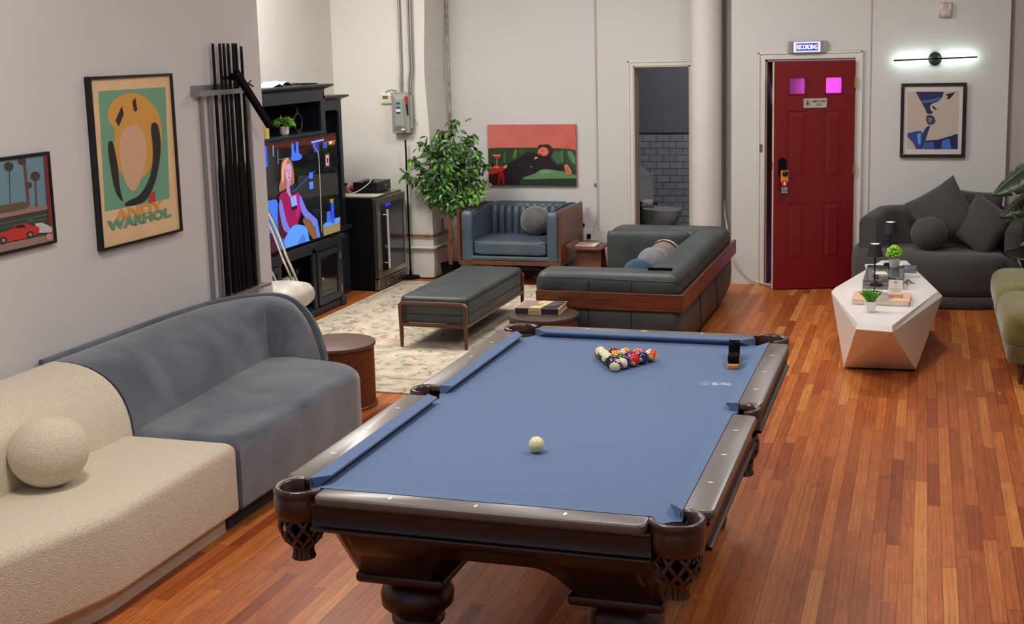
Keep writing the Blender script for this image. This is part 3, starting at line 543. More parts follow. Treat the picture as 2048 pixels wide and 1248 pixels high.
lp = MB().plan(rpoly([(kx-0.033, -0.08), (kx+0.033, -0.08), (kx+0.033, 0.09), (kx-0.033, 0.09)], 0.03), [(0, 0), (0, 0.022)]).build('lock_plate', m_matteblack, door)
lp.data.transform(Matrix.Translation((0, -0.04, 1.075)) @ Matrix.Rotation(PI/2, 4, 'X'))
k = MB(); k.lathe([(0.010, 0), (0.010, 0.022), (0.022, 0.028), (0.027, 0.04), (0.024, 0.055), (0.012, 0.062), (0, 0.063)], (kx+0.012, -0.06, 1.035), 20, Matrix.Rotation(PI/2, 3, 'X')); k.build('door_knob', m_black, door)
MB().box(-DW-0.006, -0.03, 1.06, -DW-0.003, -0.008, 1.13).build('latch_plate', flat((60, 50, 46), 0.4), door, smooth=0)
# employees only plaque
b = MB(); b.M = T(-0.345, -0.0415, 1.63) @ RX
b.plan(rpoly([(-0.1, -0.04), (0.1, -0.04), (0.1, 0.04), (-0.1, 0.04)], 0.006, 3), [(0, 0), (0, 0.004)])
b.mi = 1; b.text('EMPLOYEES', 0.03, T(0.032, 0.014, 0.0045), 0.0006, fit=(0.115, 0.020)); b.text('ONLY', 0.03, T(0.036, -0.015, 0.0045), 0.0006, fit=(0.05, 0.020))
circ = [(math.cos(a*PI/12), math.sin(a*PI/12)) for a in range(24)]
for i in range(24):
    (c0, s0), (c1, s1) = circ[i], circ[(i+1) % 24]
    b.add([(-0.065+0.027*c0, 0.027*s0, 0.0046), (-0.065+0.027*c1, 0.027*s1, 0.0046), (-0.065+0.024*c1, 0.024*s1, 0.0046), (-0.065+0.024*c0, 0.024*s0, 0.0046)], [(0, 1, 2, 3)])
b.add([(-0.072, -0.016, 0.0046), (-0.058, -0.016, 0.0046), (-0.056, 0.006, 0.0046), (-0.074, 0.006, 0.0046)], [(0, 1, 2, 3)])
b.add([(-0.065+0.006*c, 0.014+0.006*s_, 0.0046) for c, s_ in circ], [list(range(24))])
sg = b.build('employees_sign', [mat('plaque_beige', (176, 170, 160), 0.5), flat((30, 28, 28))], door, smooth=0)
# hanger on the knob (its own thing, hangs from the knob)
hg = thing('door_hanger', 'orange and black do not disturb card hanging on the knob of the red door', 'door hanger', (HX, HY, 0), door.rotation_euler.z)
b = MB(); b.M = T(kx+0.008, -0.105, 0.955) @ RX
b.mi = 0; b.box(-0.033, -0.10, 0, 0.033, 0.005, 0.0015)
b.mi = 1; b.plan(rpoly([(-0.033, 0.005), (0.033, 0.005), (0.033, 0.108), (-0.033, 0.108)], 0.008, 3), [(0, 0), (0, 0.0015)])
b.mi = 2; b.add([(0.026*c, -0.005+0.026*s_, 0.002) for c, s_ in circ], [list(range(24))])
b.mi = 3; b.add([(-0.008, -0.022, 0.0024), (0.008, -0.022, 0.0024), (0.010, -0.006, 0.0024), (0, 0.016, 0.0024), (-0.010, -0.006, 0.0024)], [(0, 1, 2, 3, 4)])
for i, w in enumerate(('PLEASE', 'DO NOT', 'DISTURB')): b.text(w, 0.02, T(0, -0.046-0.019*i, 0.0022), 0.0004, fit=(0.052, 0.013))
b.build('card', [flat((34, 26, 26)), flat((214, 128, 40)), flat((190, 30, 34)), flat((225, 220, 215))], hg, smooth=0)
# ---------------------------------------------------------------- recording sign
r = thing('recording_sign', 'lit blue and white RECORDING sign in a silver housing above the red door', 'sign', (-0.982, 11.32, 2.107))
b = MB()
b.box(-0.115, -0.05, -0.05, 0.115, 0, 0.05)
for s_ in (-1, 1):
    for k_ in range(6): b.box(s_*(0.118+0.0085*k_)-0.003, -0.048+0.003*k_, -0.05, s_*(0.118+0.0085*k_)+0.003, 0, 0.05)
    b.box(min(s_*0.115, s_*0.165), -0.034, -0.048, max(s_*0.115, s_*0.165), 0, 0.048)
b.build('housing', m_alu, r, smooth=0, bevel=0.001)
MB().box(-0.113, -0.053, -0.044, 0.113, -0.0501, 0.044).build('lit_border', mat('sign_white_glow', (225, 230, 250), 0.5, emit=0.35), r, smooth=0)
MB().box(-0.092, -0.0545, -0.031, 0.092, -0.0531, 0.031).build('blue_panel', mat('sign_blue_glow', (10, 20, 170), 0.4, emit=0.9), r, smooth=0)
b = MB(); b.text('RECORDING', 0.05, T(0, -0.055, 0) @ RX, 0.0006, fit=(0.172, 0.040)); b.build('lettering', mat('sign_letter_glow', (240, 245, 255), 0.5, emit=1.6), r, smooth=0)
MB().tube(smoothpath([(-0.16, -0.01, -0.03), (-0.2, -0.004, -0.05), (-0.235, -0.003, -0.062)]), 0.003, 6).build('cord', m_black, r)
# ---------------------------------------------------------------- wall sconce
sc = thing('wall_sconce', 'thin black bar light glowing against the wall above the framed kiss picture', 'wall light', (0.075, 11.32, 1.986))
MB().lathe([(0.055, 0), (0.055, 0.02), (0.05, 0.024), (0, 0.024)], seg=36, rot=Matrix.Rotation(PI/2, 3, 'X')).build('mount', mat('black_bronze', (40, 44, 42), 0.3, 0.7), sc)
MB().cyl((0, -0.02, 0), 0.008, 0.05, 12, Matrix.Rotation(PI/2, 3, 'X')).build('stem', m_black, sc)
tilt = math.atan2(0.016, 0.664)
b = MB(); b.M = Matrix.Rotation(-tilt, 4, 'Y'); b.box(-0.335, -0.082, -0.0065, 0.335, -0.066, 0.0065); b.build('bar', m_matteblack, sc, smooth=0)
b = MB(); b.M = Matrix.Rotation(-tilt, 4, 'Y'); b.box(-0.325, -0.0665, -0.004, -0.03, -0.065, 0.004).box(0.03, -0.0665, -0.004, 0.325, -0.065, 0.004); b.build('light_strip', mat('sconce_led', (225, 255, 240), 0.5, emit=62), sc, smooth=0)
# ---------------------------------------------------------------- emergency light box, wall bits
o = MB().plan(rpoly([(-0.052, -0.06), (0.052, -0.06), (0.052, 0.06), (-0.052, 0.06)], 0.008, 3), dome(0, 0.035, 0, 0.006, 2)).box(-0.004, -0.055, 0.034, 0.002, 0.055, 0.037).build('junction_box', mat('old_white_box', (214, 204, 196), 0.6, col2=(170, 140, 128), vscale=22), loc=(0.145, 11.32, 2.39), rot=(PI/2, 0, 0))
tag(o, 'old chipped white junction box high on the wall above the bar light', 'junction box')
# ---------------------------------------------------------------- flat pictures
def picture(polys, facing, extra=(), emit=0.0, start=1, eps=0.00035):
    """layered flat colour shapes; facing 'Y' = seen from -Y (u->x), 'X' = seen from +X (u->y)"""
    b = MB(); mats = []
    for i, (col, pts) in enumerate(polys):
        b.mi = i; d = eps*(i+start)
        mats.append(flat(tuple(col), 0.5, emit=emit) if not isinstance(col, str) else MATS[col])
        vs = [((u, -d, v) if facing == 'Y' else (d, u, v)) for u, v in pts]
        b.add(vs, [list(range(len(vs)))])
    return b, mats
def soften(pts, u0, u1, v0, v1, e=.012):
    if len(pts) < 6: return pts
    for _ in range(2):
        Q = []; n = len(pts)
        for i in range(n):
            a, c = pts[i], pts[(i+1) % n]
            ka = a[0] < u0+e or a[0] > u1-e or a[1] < v0+e or a[1] > v1-e
            kc = c[0] < u0+e or c[0] > u1-e or c[1] < v0+e or c[1] > v1-e
            Q.append(a if ka else (a[0]*.78+c[0]*.22, a[1]*.78+c[1]*.22))
            if not kc: Q.append((a[0]*.22+c[0]*.78, a[1]*.22+c[1]*.78))
        pts = Q
    return pts
def clip(polys, u0, u1, v0, v1):
    out = []
    polys = [(c, soften(p, u0, u1, v0, v1)) for c, p in polys]
    for col, pts in polys:
        P = list(pts)
        for ax, lim, sg in ((0, u0, 1), (0, u1, -1), (1, v0, 1), (1, v1, -1)):
            Q = []
            for i in range(len(P)):
                a, c = P[i-1], P[i]; ia = (a[ax]-lim)*sg >= 0; ic = (c[ax]-lim)*sg >= 0
                if ia != ic:
                    t = (lim-a[ax])/(c[ax]-a[ax]); Q.append((a[0]+(c[0]-a[0])*t, a[1]+(c[1]-a[1])*t))
                if ic: Q.append(c)
            P = Q
            if len(P) < 3: break
        if len(P) >= 3: out.append((col, P))
    return out
m_frame = mat('black_frame', (16, 16, 17), 0.3)
def frame(b, u0, u1, v0, v1, w, d0, d1, facing):
    for a, c, e, f in ((u0, u1, v0, v0+w), (u0, u1, v1-w, v1), (u0, u0+w, v0+w, v1-w), (u1-w, u1, v0+w, v1-w)):
        if facing == 'Y': b.box(a, -d1, e, c, -d0, f)
        else: b.box(d0, a, e, d1, c, f)
# painting on the back wall (canvas, no frame)
t = thing('painting', 'unframed painting of a person in black reclining on a green sofa', 'painting', (-3.607, 11.67, 1.134))
MB().box(-0.443, -0.03, -0.293, 0.443, 0, 0.293).build('canvas', mat('painted_pink_wall', (196, 108, 96), 0.6, col2=(184, 72, 68), vscale=2.2), t, smooth=0)
P = [(c, [(u-0.003, v-0.274) for u, v in p]) for c, p in A_PAINT]
b, ms = picture(clip(P, -0.442, 0.442, -0.292, 0.292), 'Y', start=1); b.M = Matrix.Identity(4)
o = b.build('painted_scene', ms, t, smooth=0); o.location = (0, -0.03, 0)
# kiss picture
t = thing('framed_picture', 'black framed picture of two faces about to kiss below the bar light', 'picture', (0.07, 11.32, 1.468))
b = MB(); frame(b, -0.263, 0.263, -0.315, 0.315, 0.026, 0.0, 0.03, 'Y'); b.build('frame', m_frame, t, smooth=0, bevel=0.002)
MB().box(-0.24, -0.018, -0.292, 0.24, -0.001, 0.292).build('mat_board', mat('picture_mat', (196, 190, 188), 0.35, spec=0.6), t, smooth=0)
K = [((178, 166, 154), [(-0.21, -0.242), (0.207, -0.242), (0.207, 0.243), (-0.21, 0.243)])]+[(c, [(u+0.008, v-0.318) for u, v in p]) for c, p in A_KISS]
b, ms = picture(clip(K, -0.21, 0.207, -0.242, 0.243), 'Y'); o = b.build('print', ms, t, smooth=0); o.location = (0, -0.018, 0)
# big poster on the left wall: plain colour shapes stand in for the printed portrait, the lettering stays
t = thing('framed_poster', 'tall black framed poster of cream, teal and yellow shapes over big green lettering', 'poster', (-4.0, 5.775, 1.625))
U0, V0 = 5.775, 1.625
b = MB(); frame(b, 5.435-U0-0.012, 6.15-U0+0.006, 1.195-V0-0.01, 2.056-V0+0.008, 0.014, 0.0, 0.034, 'X'); b.build('frame', m_frame, t, smooth=0, bevel=0.001)
MB().box(0.001, 5.43-U0, 1.195-V0, 0.022, 6.146-U0, 2.055-V0).build('paper', mat('aged_cream_paper', (222, 186, 142), 0.5, var=0.04, vscale=6), t, smooth=0)
P = [(c, [(u+5.48-U0, v+1.14-V0) for u, v in p]) for c, p in A_POST]
b, ms = picture(clip(P, 5.44-U0, 6.14-U0, 1.2-V0, 2.05-V0), 'X'); o = b.build('printed_shapes', ms, t, smooth=0); o.location = (0.022, 0, 0)
b = MB(); b.text('ANDY', 0.1, T(0.0250, 5.776-U0, 1.352-V0) @ RL, 0.004, fit=(0.43, 0.055))
b.build('orange_lettering', flat((216, 150, 70)), t, smooth=0)
b = MB(); b.text('WARHOL', 0.1, T(0.0256, 5.775-U0, 1.305-V0) @ RL, 0.006, fit=(0.575, 0.055))
b.build('green_lettering', flat((100, 150, 118)), t, smooth=0)
# car picture
t = thing('framed_picture', 'black framed print of a red car and palm trees at the left edge', 'picture', (-4.0, 4.7, 1.50))
U0, V0 = 4.7, 1.50
b = MB(); frame(b, 4.33-U0, 5.09-U0, 1.283-V0, 1.722-V0, 0.014, 0.0, 0.024, 'X'); b.build('frame', m_frame, t, smooth=0, bevel=0.001)
MB().box(0.001, 4.34-U0, 1.295-V0, 0.016, 5.08-U0, 1.71-V0).build('print_backing', flat((140, 118, 106)), t, smooth=0)
P = clip([(c, [((4.30 if u < 4.70 and len(p) != 10 else u)-U0, v-V0) for u, v in p]) for c, p in A_CAR], 4.344-U0, 5.076-U0, 1.297-V0, 1.708-V0)
b, ms = picture(P, 'X'); o = b.build('print', ms, t, smooth=0); o.location = (0.016, 0, 0)

# ---------------------------------------------------------------- cue rack
t = thing('cue_rack', 'grey metal wall rack holding the black pool cues beside the poster', 'cue rack', (-4.0, 6.6, 0))
o = MB().box(0, -0.22, 1.955, 0.006, 0.30, 1.985).box(0.053, -0.22, 1.925, 0.058, 0.29, 1.955).box(0, -0.225, 1.925, 0.058, -0.219, 1.955).box(0, 0.286, 1.925, 0.058, 0.292, 1.955)
o.build('top_bracket', m_alu, t, smooth=0)
MB().box(0.0, -0.30, 0.712, 0.075, 0.44, 0.73).build('bottom_shelf', m_alu, t, smooth=0, bevel=0.002)
for y in (-0.135, -0.045, 0.40):
    MB().box(0.0, y-0.011, 0.73, 0.020, y+0.011, 1.955).build('upright', m_alu, t, smooth=0, bevel=0.002)
m_cue = mat('black_cue_lacquer', (5, 5, 6), 0.5, spec=0.2)
cue_y = [6.593, 6.669, 6.713, 6.762, 6.819, 6.853, 6.914]
lab = ['first black pool cue from the poster side of the rack', 'second black pool cue from the poster side of the rack', 'third black pool cue from the poster side of the rack',
       'middle black pool cue of the seven in the rack', 'third black pool cue from the corner side of the rack', 'second black pool cue from the corner side of the rack', 'black pool cue nearest the wall corner, slightly shorter than its six neighbours']
def cue(h):
    return MB().lathe([(0.0135, 0), (0.0145, 0.01), (0.0145, 0.05), (0.0135, 0.35), (0.011, 0.8), (0.0085, h-0.03), (0.0085, h-0.012)], seg=14)
for k, y in enumerate(cue_y):
    h = 1.49 if k < 6 else 1.472
    q = thing('pool_cue', lab[k], 'pool cue', (-3.968, y, 0.7305), 0, 'black cues in the wall rack')
    cue(h).build('shaft', m_cue, q)
    MB().cyl((0, 0, h-0.012), 0.0085, 0.014, 12).build('cue_tip', mat('cue_tip', (20, 24, 30), 0.9), q)
    # wide black butt wrap
    MB().lathe([(0.0145, 0), (0.0175, 0.02), (0.0170, 0.60), (0.0145, 0.74), (0.0125, 0.78)], seg=14).build('sleeve', m_cue, q)
# black strap / camera arm sticking out over the rack
t = thing('projecting_arm', 'black flat bar angled downward off the wall above the cues', 'bracket arm', (-3.9, 6.765, 0))
a = Vector((0.03, -0.10, 2.055)); c = Vector((0.03, 0.27, 1.715)); d = (c-a).normalized(); n = d.cross(Vector((1, 0, 0))).normalized()
def obar(b, a, c, hw, ht):
    d = (c-a).normalized(); n = d.cross(Vector((1, 0, 0))).normalized(); w = Vector((1, 0, 0))
    b.hexa([a-n*hw-w*ht, a+n*hw-w*ht, a+n*hw+w*ht, a-n*hw+w*ht], [c-n*hw-w*ht, c+n*hw-w*ht, c+n*hw+w*ht, c-n*hw+w*ht])
b = MB(); obar(b, a, c, 0.021, 0.016); b.build('bar', m_matteblack, t, smooth=0, bevel=0.004)
MB().tube([(-0.1, -0.027, 2.02), (-0.03, -0.027, 2.02)], 0.010, 12).tube([(-0.035, -0.045, 2.025), (0.03, -0.06, 2.03)], 0.022, 14).build('pivot', m_matteblack, t)
MB().tube([(0.03, 0.03, 1.985), (0.03, 0.09, 1.965)], 0.006, 8).tube([(0.03, 0.0, 1.96), (0.03, 0.07, 2.0)], 0.005, 8).build('screw', m_black, t)

# ---------------------------------------------------------------- pool table
PT = thing('pool_table', 'pool table with blue felt, dark carved wood body and leather pockets', 'pool table', (-1.262, 4.626, 0))
# bed with pocket notches
def notch(cx, cy, r, a0, a1, n=10): return [(cx+r*math.cos(a0+(a1-a0)*k/n), cy+r*math.sin(a0+(a1-a0)*k/n)) for k in range(n+1)]
D = math.radians; HXb, HYb = 0.607, 1.166
out = []
out += notch(0.655, 0, 0.068, D(-134), D(-226))                     # right side pocket (travels upward)
out = out if out[0][1] < out[-1][1] else out[::-1]
cor = notch(0.612, 1.171, 0.072, D(-95), D(-175)); out += cor
cl = [(-x, y) for x, y in cor[::-1]]; out += cl
sl = [(-x, -y) for x, y in notch(0.655, 0, 0.068, D(-134), D(-226))]
sl = sl if sl[0][1] > sl[-1][1] else sl[::-1]
out += sl
out += [(-x, -y) for x, y in cor]; out += [(x, -y) for x, y in cor[::-1]]
MB().plan(out, [(0, 0.735), (0, 0.765)]).build('bed', m_felt, PT, smooth=0)
# cushions
def cushion(p0, p1, n0, n1):
    (x0, y0), (x1, y1) = p0, p1
    b = MB(); f = lambda p, z: (p[0], p[1], z)
    mid = lambda p, q, t_: (p[0]+(q[0]-p[0])*t_, p[1]+(q[1]-p[1])*t_)
    a0, a1 = mid(p0, n0, .4), mid(p1, n1, .4)
    b.sweep([[f(p0, .7655), f(a0, .7655), f(n0, .787), f(n0, .7945), f(p0, .8005)], [f(p1, .7655), f(a1, .7655), f(n1, .787), f(n1, .7945), f(p1, .8005)]])
    b.build('rail_cushion', m_felt, PT, smooth=30)
for sx in (-1, 1):
    cushion((sx*0.609, -1.095), (sx*0.609, -0.066), (sx*0.561, -1.035), (sx*0.561, -0.085))
    cushion((sx*0.609, 0.066), (sx*0.609, 1.095), (sx*0.561, 0.085), (sx*0.561, 1.035))
for sy in (-1, 1): cushion((-0.535, sy*1.168), (0.535, sy*1.168), (-0.475, sy*1.12), (0.475, sy*1.12))
# wooden rails
def rail(pts, rad): MB().plan(rpoly(pts, rad, 5), [(0.006, .770), (0.001, .774), (0, .786), (.0015, .793), (.006, .7975), (.012, .7993)]).build('rail', m_railwood, PT, smooth=26)
for sx in (-1, 1):
    for a, c in ((-1.088, -0.074), (0.074, 1.088)):
        rad = [0, 0.03, 0.03, 0] if sx > 0 else [0.03, 0, 0, 0.03]
        x0, x1 = sorted((sx*0.599, sx*0.702)); rail([(x0, a), (x1, a), (x1, c), (x0, c)], [r_ if r_ else 0.001 for r_ in rad])
for sy in (-1, 1):
    y0, y1 = sorted((sy*1.158, sy*1.246)); rad = [0.001, 0.001, 0.03, 0.03] if sy > 0 else [0.03, 0.03, 0.001, 0.001]
    rail([(-0.528, y0), (0.528, y0), (0.528, y1), (-0.528, y1)], rad)
# pearl sights
m_pearl = mat('mother_of_pearl', (235, 228, 215), 0.2)
def sight(x, y, along_x):
    a, c = (0.0135, 0.0065) if not along_x else (0.0065, 0.0135)
    MB().add([(x-c, y, .8002), (x, y-a, .8002), (x+c, y, .8002), (x, y+a, .8002)], [(0, 1, 2, 3)]).build('rail_sight', m_pearl, PT, smooth=0)
for sx in (-1, 1):
    for y in (-0.838, -0.5587, -0.2793, 0.2793, 0.5587, 0.838): sight(sx*0.649, y, True)
for x in (-0.2793, 0.2793):
    sight(x, 1.205, False); sight(x, -1.205, False)
sight(0, -1.205, False)
MB().lathe([(0.016, .7995), (0.016, .8006), (0.011, .8008), (0, .8008)], (0, 1.205, 0), 20).build('maker_badge', mat('gold_badge', (196, 150, 90), 0.4, 0.5), PT)
# fascia under the rails
m_fasc = m_mahog
def fascia(x0, y0, x1, y1):
    b = MB(); d = (Vector((x1, y1, 0))-Vector((x0, y0, 0))).normalized(); n = Vector((d.y, -d.x, 0))   # outward = right of travel
    prof = [(-.06, .772), (-.004, .772), (-.002, .764), (-.010, .757), (-.012, .715), (-.008, .698), (.004, .694), (.006, .688), (.002, .683), (-.06, .683)]
    b.sweep([[(x+n.x*q, y+n.y*q, z) for q, z in prof] for x, y in ((x0, y0), (x1, y1))]); b.build('fascia', m_fasc, PT, smooth=45)
fascia(-0.54, -1.236, 0.54, -1.236); fascia(0.54, 1.236, -0.54, 1.236)
fascia(0.692, -1.10, 0.692, -0.07); fascia(0.692, 0.07, 0.692, 1.10); fascia(-0.692, 1.10, -0.692, 0.07); fascia(-0.692, -0.07, -0.692, -1.10)
# tapering body with arches
def bodyside(name, T0, T1, B0, B1, arch):
    b = MB(); n = 48 if arch else 2
    T0, T1, B0, B1 = map(Vector, (T0, T1, B0, B1)); top = []; bot = []
    for k in range(n+1):
        u = k/n; tp = T0.lerp(T1, u); bt = B0.lerp(B1, u); L_ = (B1-B0).length; s_ = abs(u-.5)*L_
        v = 1.0
        if arch:
            w = arch
            if s_ < w:
                q = (w-s_)/0.10; v = 1-0.52*math.sqrt(max(0, 1-(1-min(1, q))**2))
        top.append(tp); bot.append(tp.lerp(bt, v))
    vs = top+bot; b.add(vs, [(k, k+1, n+1+k+1, n+1+k) for k in range(n)])
    b.build(name, m_mahog, PT, smooth=30, solid=0.03)
tz, bz = .688, .44
ch = [(-.46, -1.19), (.46, -1.19), (.645, -1.0), (.645, 1.0), (.46, 1.19), (-.46, 1.19), (-.645, 1.0), (-.645, -1.0)]
cb = [(-.50, -.975), (.50, -.975), (.53, -.945), (.53, .945), (.50, .975), (-.50, .975), (-.53, .945), (-.53, -.945)]
for k in range(8):
    a, c = ch[k], ch[(k+1) % 8]; d, e = cb[k], cb[(k+1) % 8]
    bodyside('body_panel' if k % 2 == 0 else 'corner_panel', (*a, tz), (*c, tz), (*d, bz), (*e, bz), {0: .235, 4: .235, 2: .69, 6: .69}.get(k))
for sx in (-1, 1):
    for sy in (-1, 1):
        lx, ly = sx*.368, sy*.812
        b = MB().plan(rect(lx-.158, ly-.158, lx+.158, ly+.158, .012, 3), dome(.398, .44, .018, .018, 4))
        b.lathe([(.085, .40), (.082, .385), (.098, .372), (.118, .35), (.127, .32), (.124, .285), (.10, .262), (.078, .25), (.092, .236), (.092, .222), (.078, .21), (.07, .19), (.055, .12), (.055, .09), (.075, .078), (.088, .055), (.088, .03), (.078, 0)][::-1], (lx, ly, 0), 32)
        b.build('leg', m_mahog, PT, smooth=50)
# pockets
def pocket(cx, cy, dirang, R, side):
    half = D(118) if not side else D(82)
    b = MB(); n = 26; rings = []
    for k in range(n+1):
        a = dirang-half+2*half*k/n; c, s_ = math.cos(a), math.sin(a)
        pr = [(R-.022, .70), (R-.022, .795), (R-.017, .803), (R-.006, .806), (R, .801), (R+.002, .79), (R-.002, .782), (R+.001, .774), (R, .73), (R-.004, .71), (R-.012, .70)]
        if side: pr = [(r_, max(z, .73)) for r_, z in pr]
        rings.append([(cx+r_*c, cy+r_*s_, z) for r_, z in pr])
    b.sweep(rings)
    p = b.build('pocket', m_leather_brown, PT, smooth=60)
    # dark cup inside
    MB().lathe([(R-.024, .765), (R-.026, .70), (.03, .62), (0, .615)], (cx, cy, 0), 24).build('pocket_liner', m_matteblack, p, smooth=60, solid=0.001)
    # leather net under it
    b = MB(); prof = [(R-.018, .715), (R-.012, .685), (R-.016, .655), (R-.028, .63), (.030, .605)]
    zt = .0 if not side else .02
    def pr(t_):
        x = t_*(len(prof)-1); i = min(len(prof)-2, int(x)); f_ = x-i
        return prof[i][0]*(1-f_)+prof[i+1][0]*f_, prof[i][1]*(1-f_)+prof[i+1][1]*f_
    for s2 in (-1, 1):
        for k in range(9):
            a0 = 2*PI*k/9; path = []
            for q in range(13):
                t_ = q/12; r_, z = pr(t_); a = a0+s2*t_*1.25; path.append((cx+r_*math.cos(a), cy+r_*math.sin(a), z-zt))
            b.tube(path, 0.0062, 6)
    b.tube([(cx+(R-.018)*math.cos(2*PI*k/20), cy+(R-.018)*math.sin(2*PI*k/20), .712-zt) for k in range(20)], .008, 6, True)
    for k in range(12):
        a = 2*PI*k/12; b.tube([(cx+.028*math.cos(a), cy+.028*math.sin(a), .61-zt), (cx+.026*math.cos(a), cy+.026*math.sin(a), .585-zt), (cx+.031*math.cos(a), cy+.031*math.sin(a), .562-zt)], [.009, .008, .009], 6)
    b.build('pocket_net', m_leather_brown, p, smooth=60)
for sx in (-1, 1):
    for sy in (-1, 1): pocket(sx*.605, sy*1.165, math.atan2(sy, sx), .084, False)
    pocket(sx*.640, 0, 0 if sx > 0 else PI, .066, True)

# ---------------------------------------------------------------- balls
def ball_mat(name, col, stripe):
    m = bpy.data.materials.new(name); m.use_nodes = True; t = m.node_tree; L = t.links.new; b = t.nodes['Principled BSDF']
    b.inputs['Roughness'].default_value = 0.08; b.inputs['Coat Weight'].default_value = 0.5
    tc = N(t, 'ShaderNodeTexCoord'); nr = N(t, 'ShaderNodeVectorMath', operation='NORMALIZE'); L(tc.outputs['Object'], nr.inputs[0])
    sp = N(t, 'ShaderNodeSeparateXYZ'); L(nr.outputs[0], sp.inputs[0])
    cr = (*srgb((236, 222, 178)), 1); cc = (*srgb(col), 1)
    mx = N(t, 'ShaderNodeMix', data_type='RGBA'); mx.inputs[6].default_value = cr; mx.inputs[7].default_value = cc
    if stripe:
        ab = N(t, 'ShaderNodeMath', operation='ABSOLUTE'); L(sp.outputs[2], ab.inputs[0]); g = N(t, 'ShaderNodeMath', operation='LESS_THAN'); g.inputs[1].default_value = 0.56
        L(ab.outputs[0], g.inputs[0]); L(g.outputs[0], mx.inputs[0])
    else: mx.inputs[0].default_value = 1.0
    x2 = N(t, 'ShaderNodeMath', operation='GREATER_THAN'); x2.inputs[1].default_value = 0.93; L(sp.outputs[0], x2.inputs[0])
    m2 = N(t, 'ShaderNodeMix', data_type='RGBA'); L(x2.outputs[0], m2.inputs[0]); L(mx.outputs[2], m2.inputs[6]); m2.inputs[7].default_value = cr
    L(m2.outputs[2], b.inputs['Base Color']); return m
R_ = 0.0286
COLS = {1: (236, 150, 20), 2: (14, 30, 92), 3: (200, 20, 30), 4: (60, 22, 90), 5: (232, 82, 30), 6: (10, 84, 58), 7: (104, 22, 20), 8: (12, 12, 14)}
NAMES = {1: 'yellow', 2: 'blue', 3: 'red', 4: 'purple', 5: 'orange', 6: 'green', 7: 'maroon', 8: 'black'}
WHERE = {12: 'at the front tip of the triangle', 8: 'in the second row of the triangle', 10: 'in the second row of the triangle', 15: 'at the left of the third row of the triangle', 6: 'in the middle of the triangle',
         3: 'at the right of the third row of the triangle', 14: 'at the left of the fourth row of the triangle', 1: 'in the fourth row of the triangle', 4: 'in the fourth row of the triangle', 2: 'at the right of the fourth row of the triangle',
         11: 'at the far left corner of the triangle', 7: 'in the back row of the triangle', 9: 'in the middle of the back row of the triangle', 5: 'in the back row of the triangle', 13: 'at the far right corner of the triangle'}
rowsb = [[12], [8, 10], [15, 6, 3], [14, 1, 4, 2], [11, 7, 9, 5, 13]]
face = {12: (0.85, -0.1, 0.45, 'cap', (0.1, -1, -0.35)), 10: (-1, 0, 0, 'cap', (-0.25, -1, 0.0)), 15: (0, 0, 0, 'cap', (-0.3, -0.75, 0.75)), 14: (0, 0, 0, 'cap', (0.2, -0.5, 1)), 11: (0, 0, 0, 'cap', (0.1, -0.8, 0.7)), 13: (0.1, -0.9, -0.1, 'num', (-0.9, -0.2, 0.55)), 9: (0, 0, 0, 'cap', (-1, -0.4, 0.3)), }
numdir = {12: (0.6, -0.75, 0.55), 13: (0.0, -1, 0.02), 2: (-0.15, -1, -0.12), 3: (0.15, -1, -0.42)}
apex = Vector((-1.252, 5.19)); dy = R_*2.02*math.sin(PI/3); dx = R_*2.02
for r_, row in enumerate(rowsb):
    for j, nb in enumerate(row):
        x = apex.x+(j-(len(row)-1)/2)*dx; y = apex.y+r_*dy
        base = nb if nb <= 8 else nb-8; st = nb > 8
        bt = thing('pool_ball', '%s %s pool ball %s' % ('cream and '+NAMES[base] if st else NAMES[base], 'striped' if st else 'solid', WHERE[nb]), 'pool ball', (x, y, 0.7652+R_), 0, 'racked pool balls')
        # orientation: local z = stripe axis, local x = number
        zax = Vector(face[nb][4]) if nb in face else Vector((random.uniform(-1, 1), random.uniform(-1, 1), random.uniform(-.3, .3)))
        zax.normalize()
        xax = Vector(numdir.get(nb, (random.uniform(-.5, .5), 1, -.5)))
        xax = (xax-zax*xax.dot(zax)) if st else xax
        xax.normalize()
        if not st: zax = (Vector((0, 0, 1))-xax*xax.z).normalized()
        yax = zax.cross(xax)
        bt.rotation_euler = Matrix((xax, yax, zax)).transposed().to_euler()
        MB().ball((0, 0, 0), R_, seg=32, rings=20).build('ball', ball_mat('ball_%d' % nb, COLS[base], st), bt, smooth=80)
        b = MB(); b.text(str(nb), 0.012, T(R_*1.002, 0, 0) @ RL, 0.0004, fit=(0.0045*len(str(nb)), 0.008))
        b.v = [tuple(Vector(p).normalized()*R_*1.004) for p in b.v]
        b.build('number', m_matteblack, bt, smooth=0)
o = MB().ball((0, 0, 0), R_, seg=32, rings=20).build('cue_ball', mat('cue_ball_ivory', (232, 222, 178), 0.1, coat=0.5), smooth=80, loc=(-1.262, 4.05, 0.7652+R_))
tag(o, 'ivory cue ball alone in the middle of the blue felt', 'pool ball')
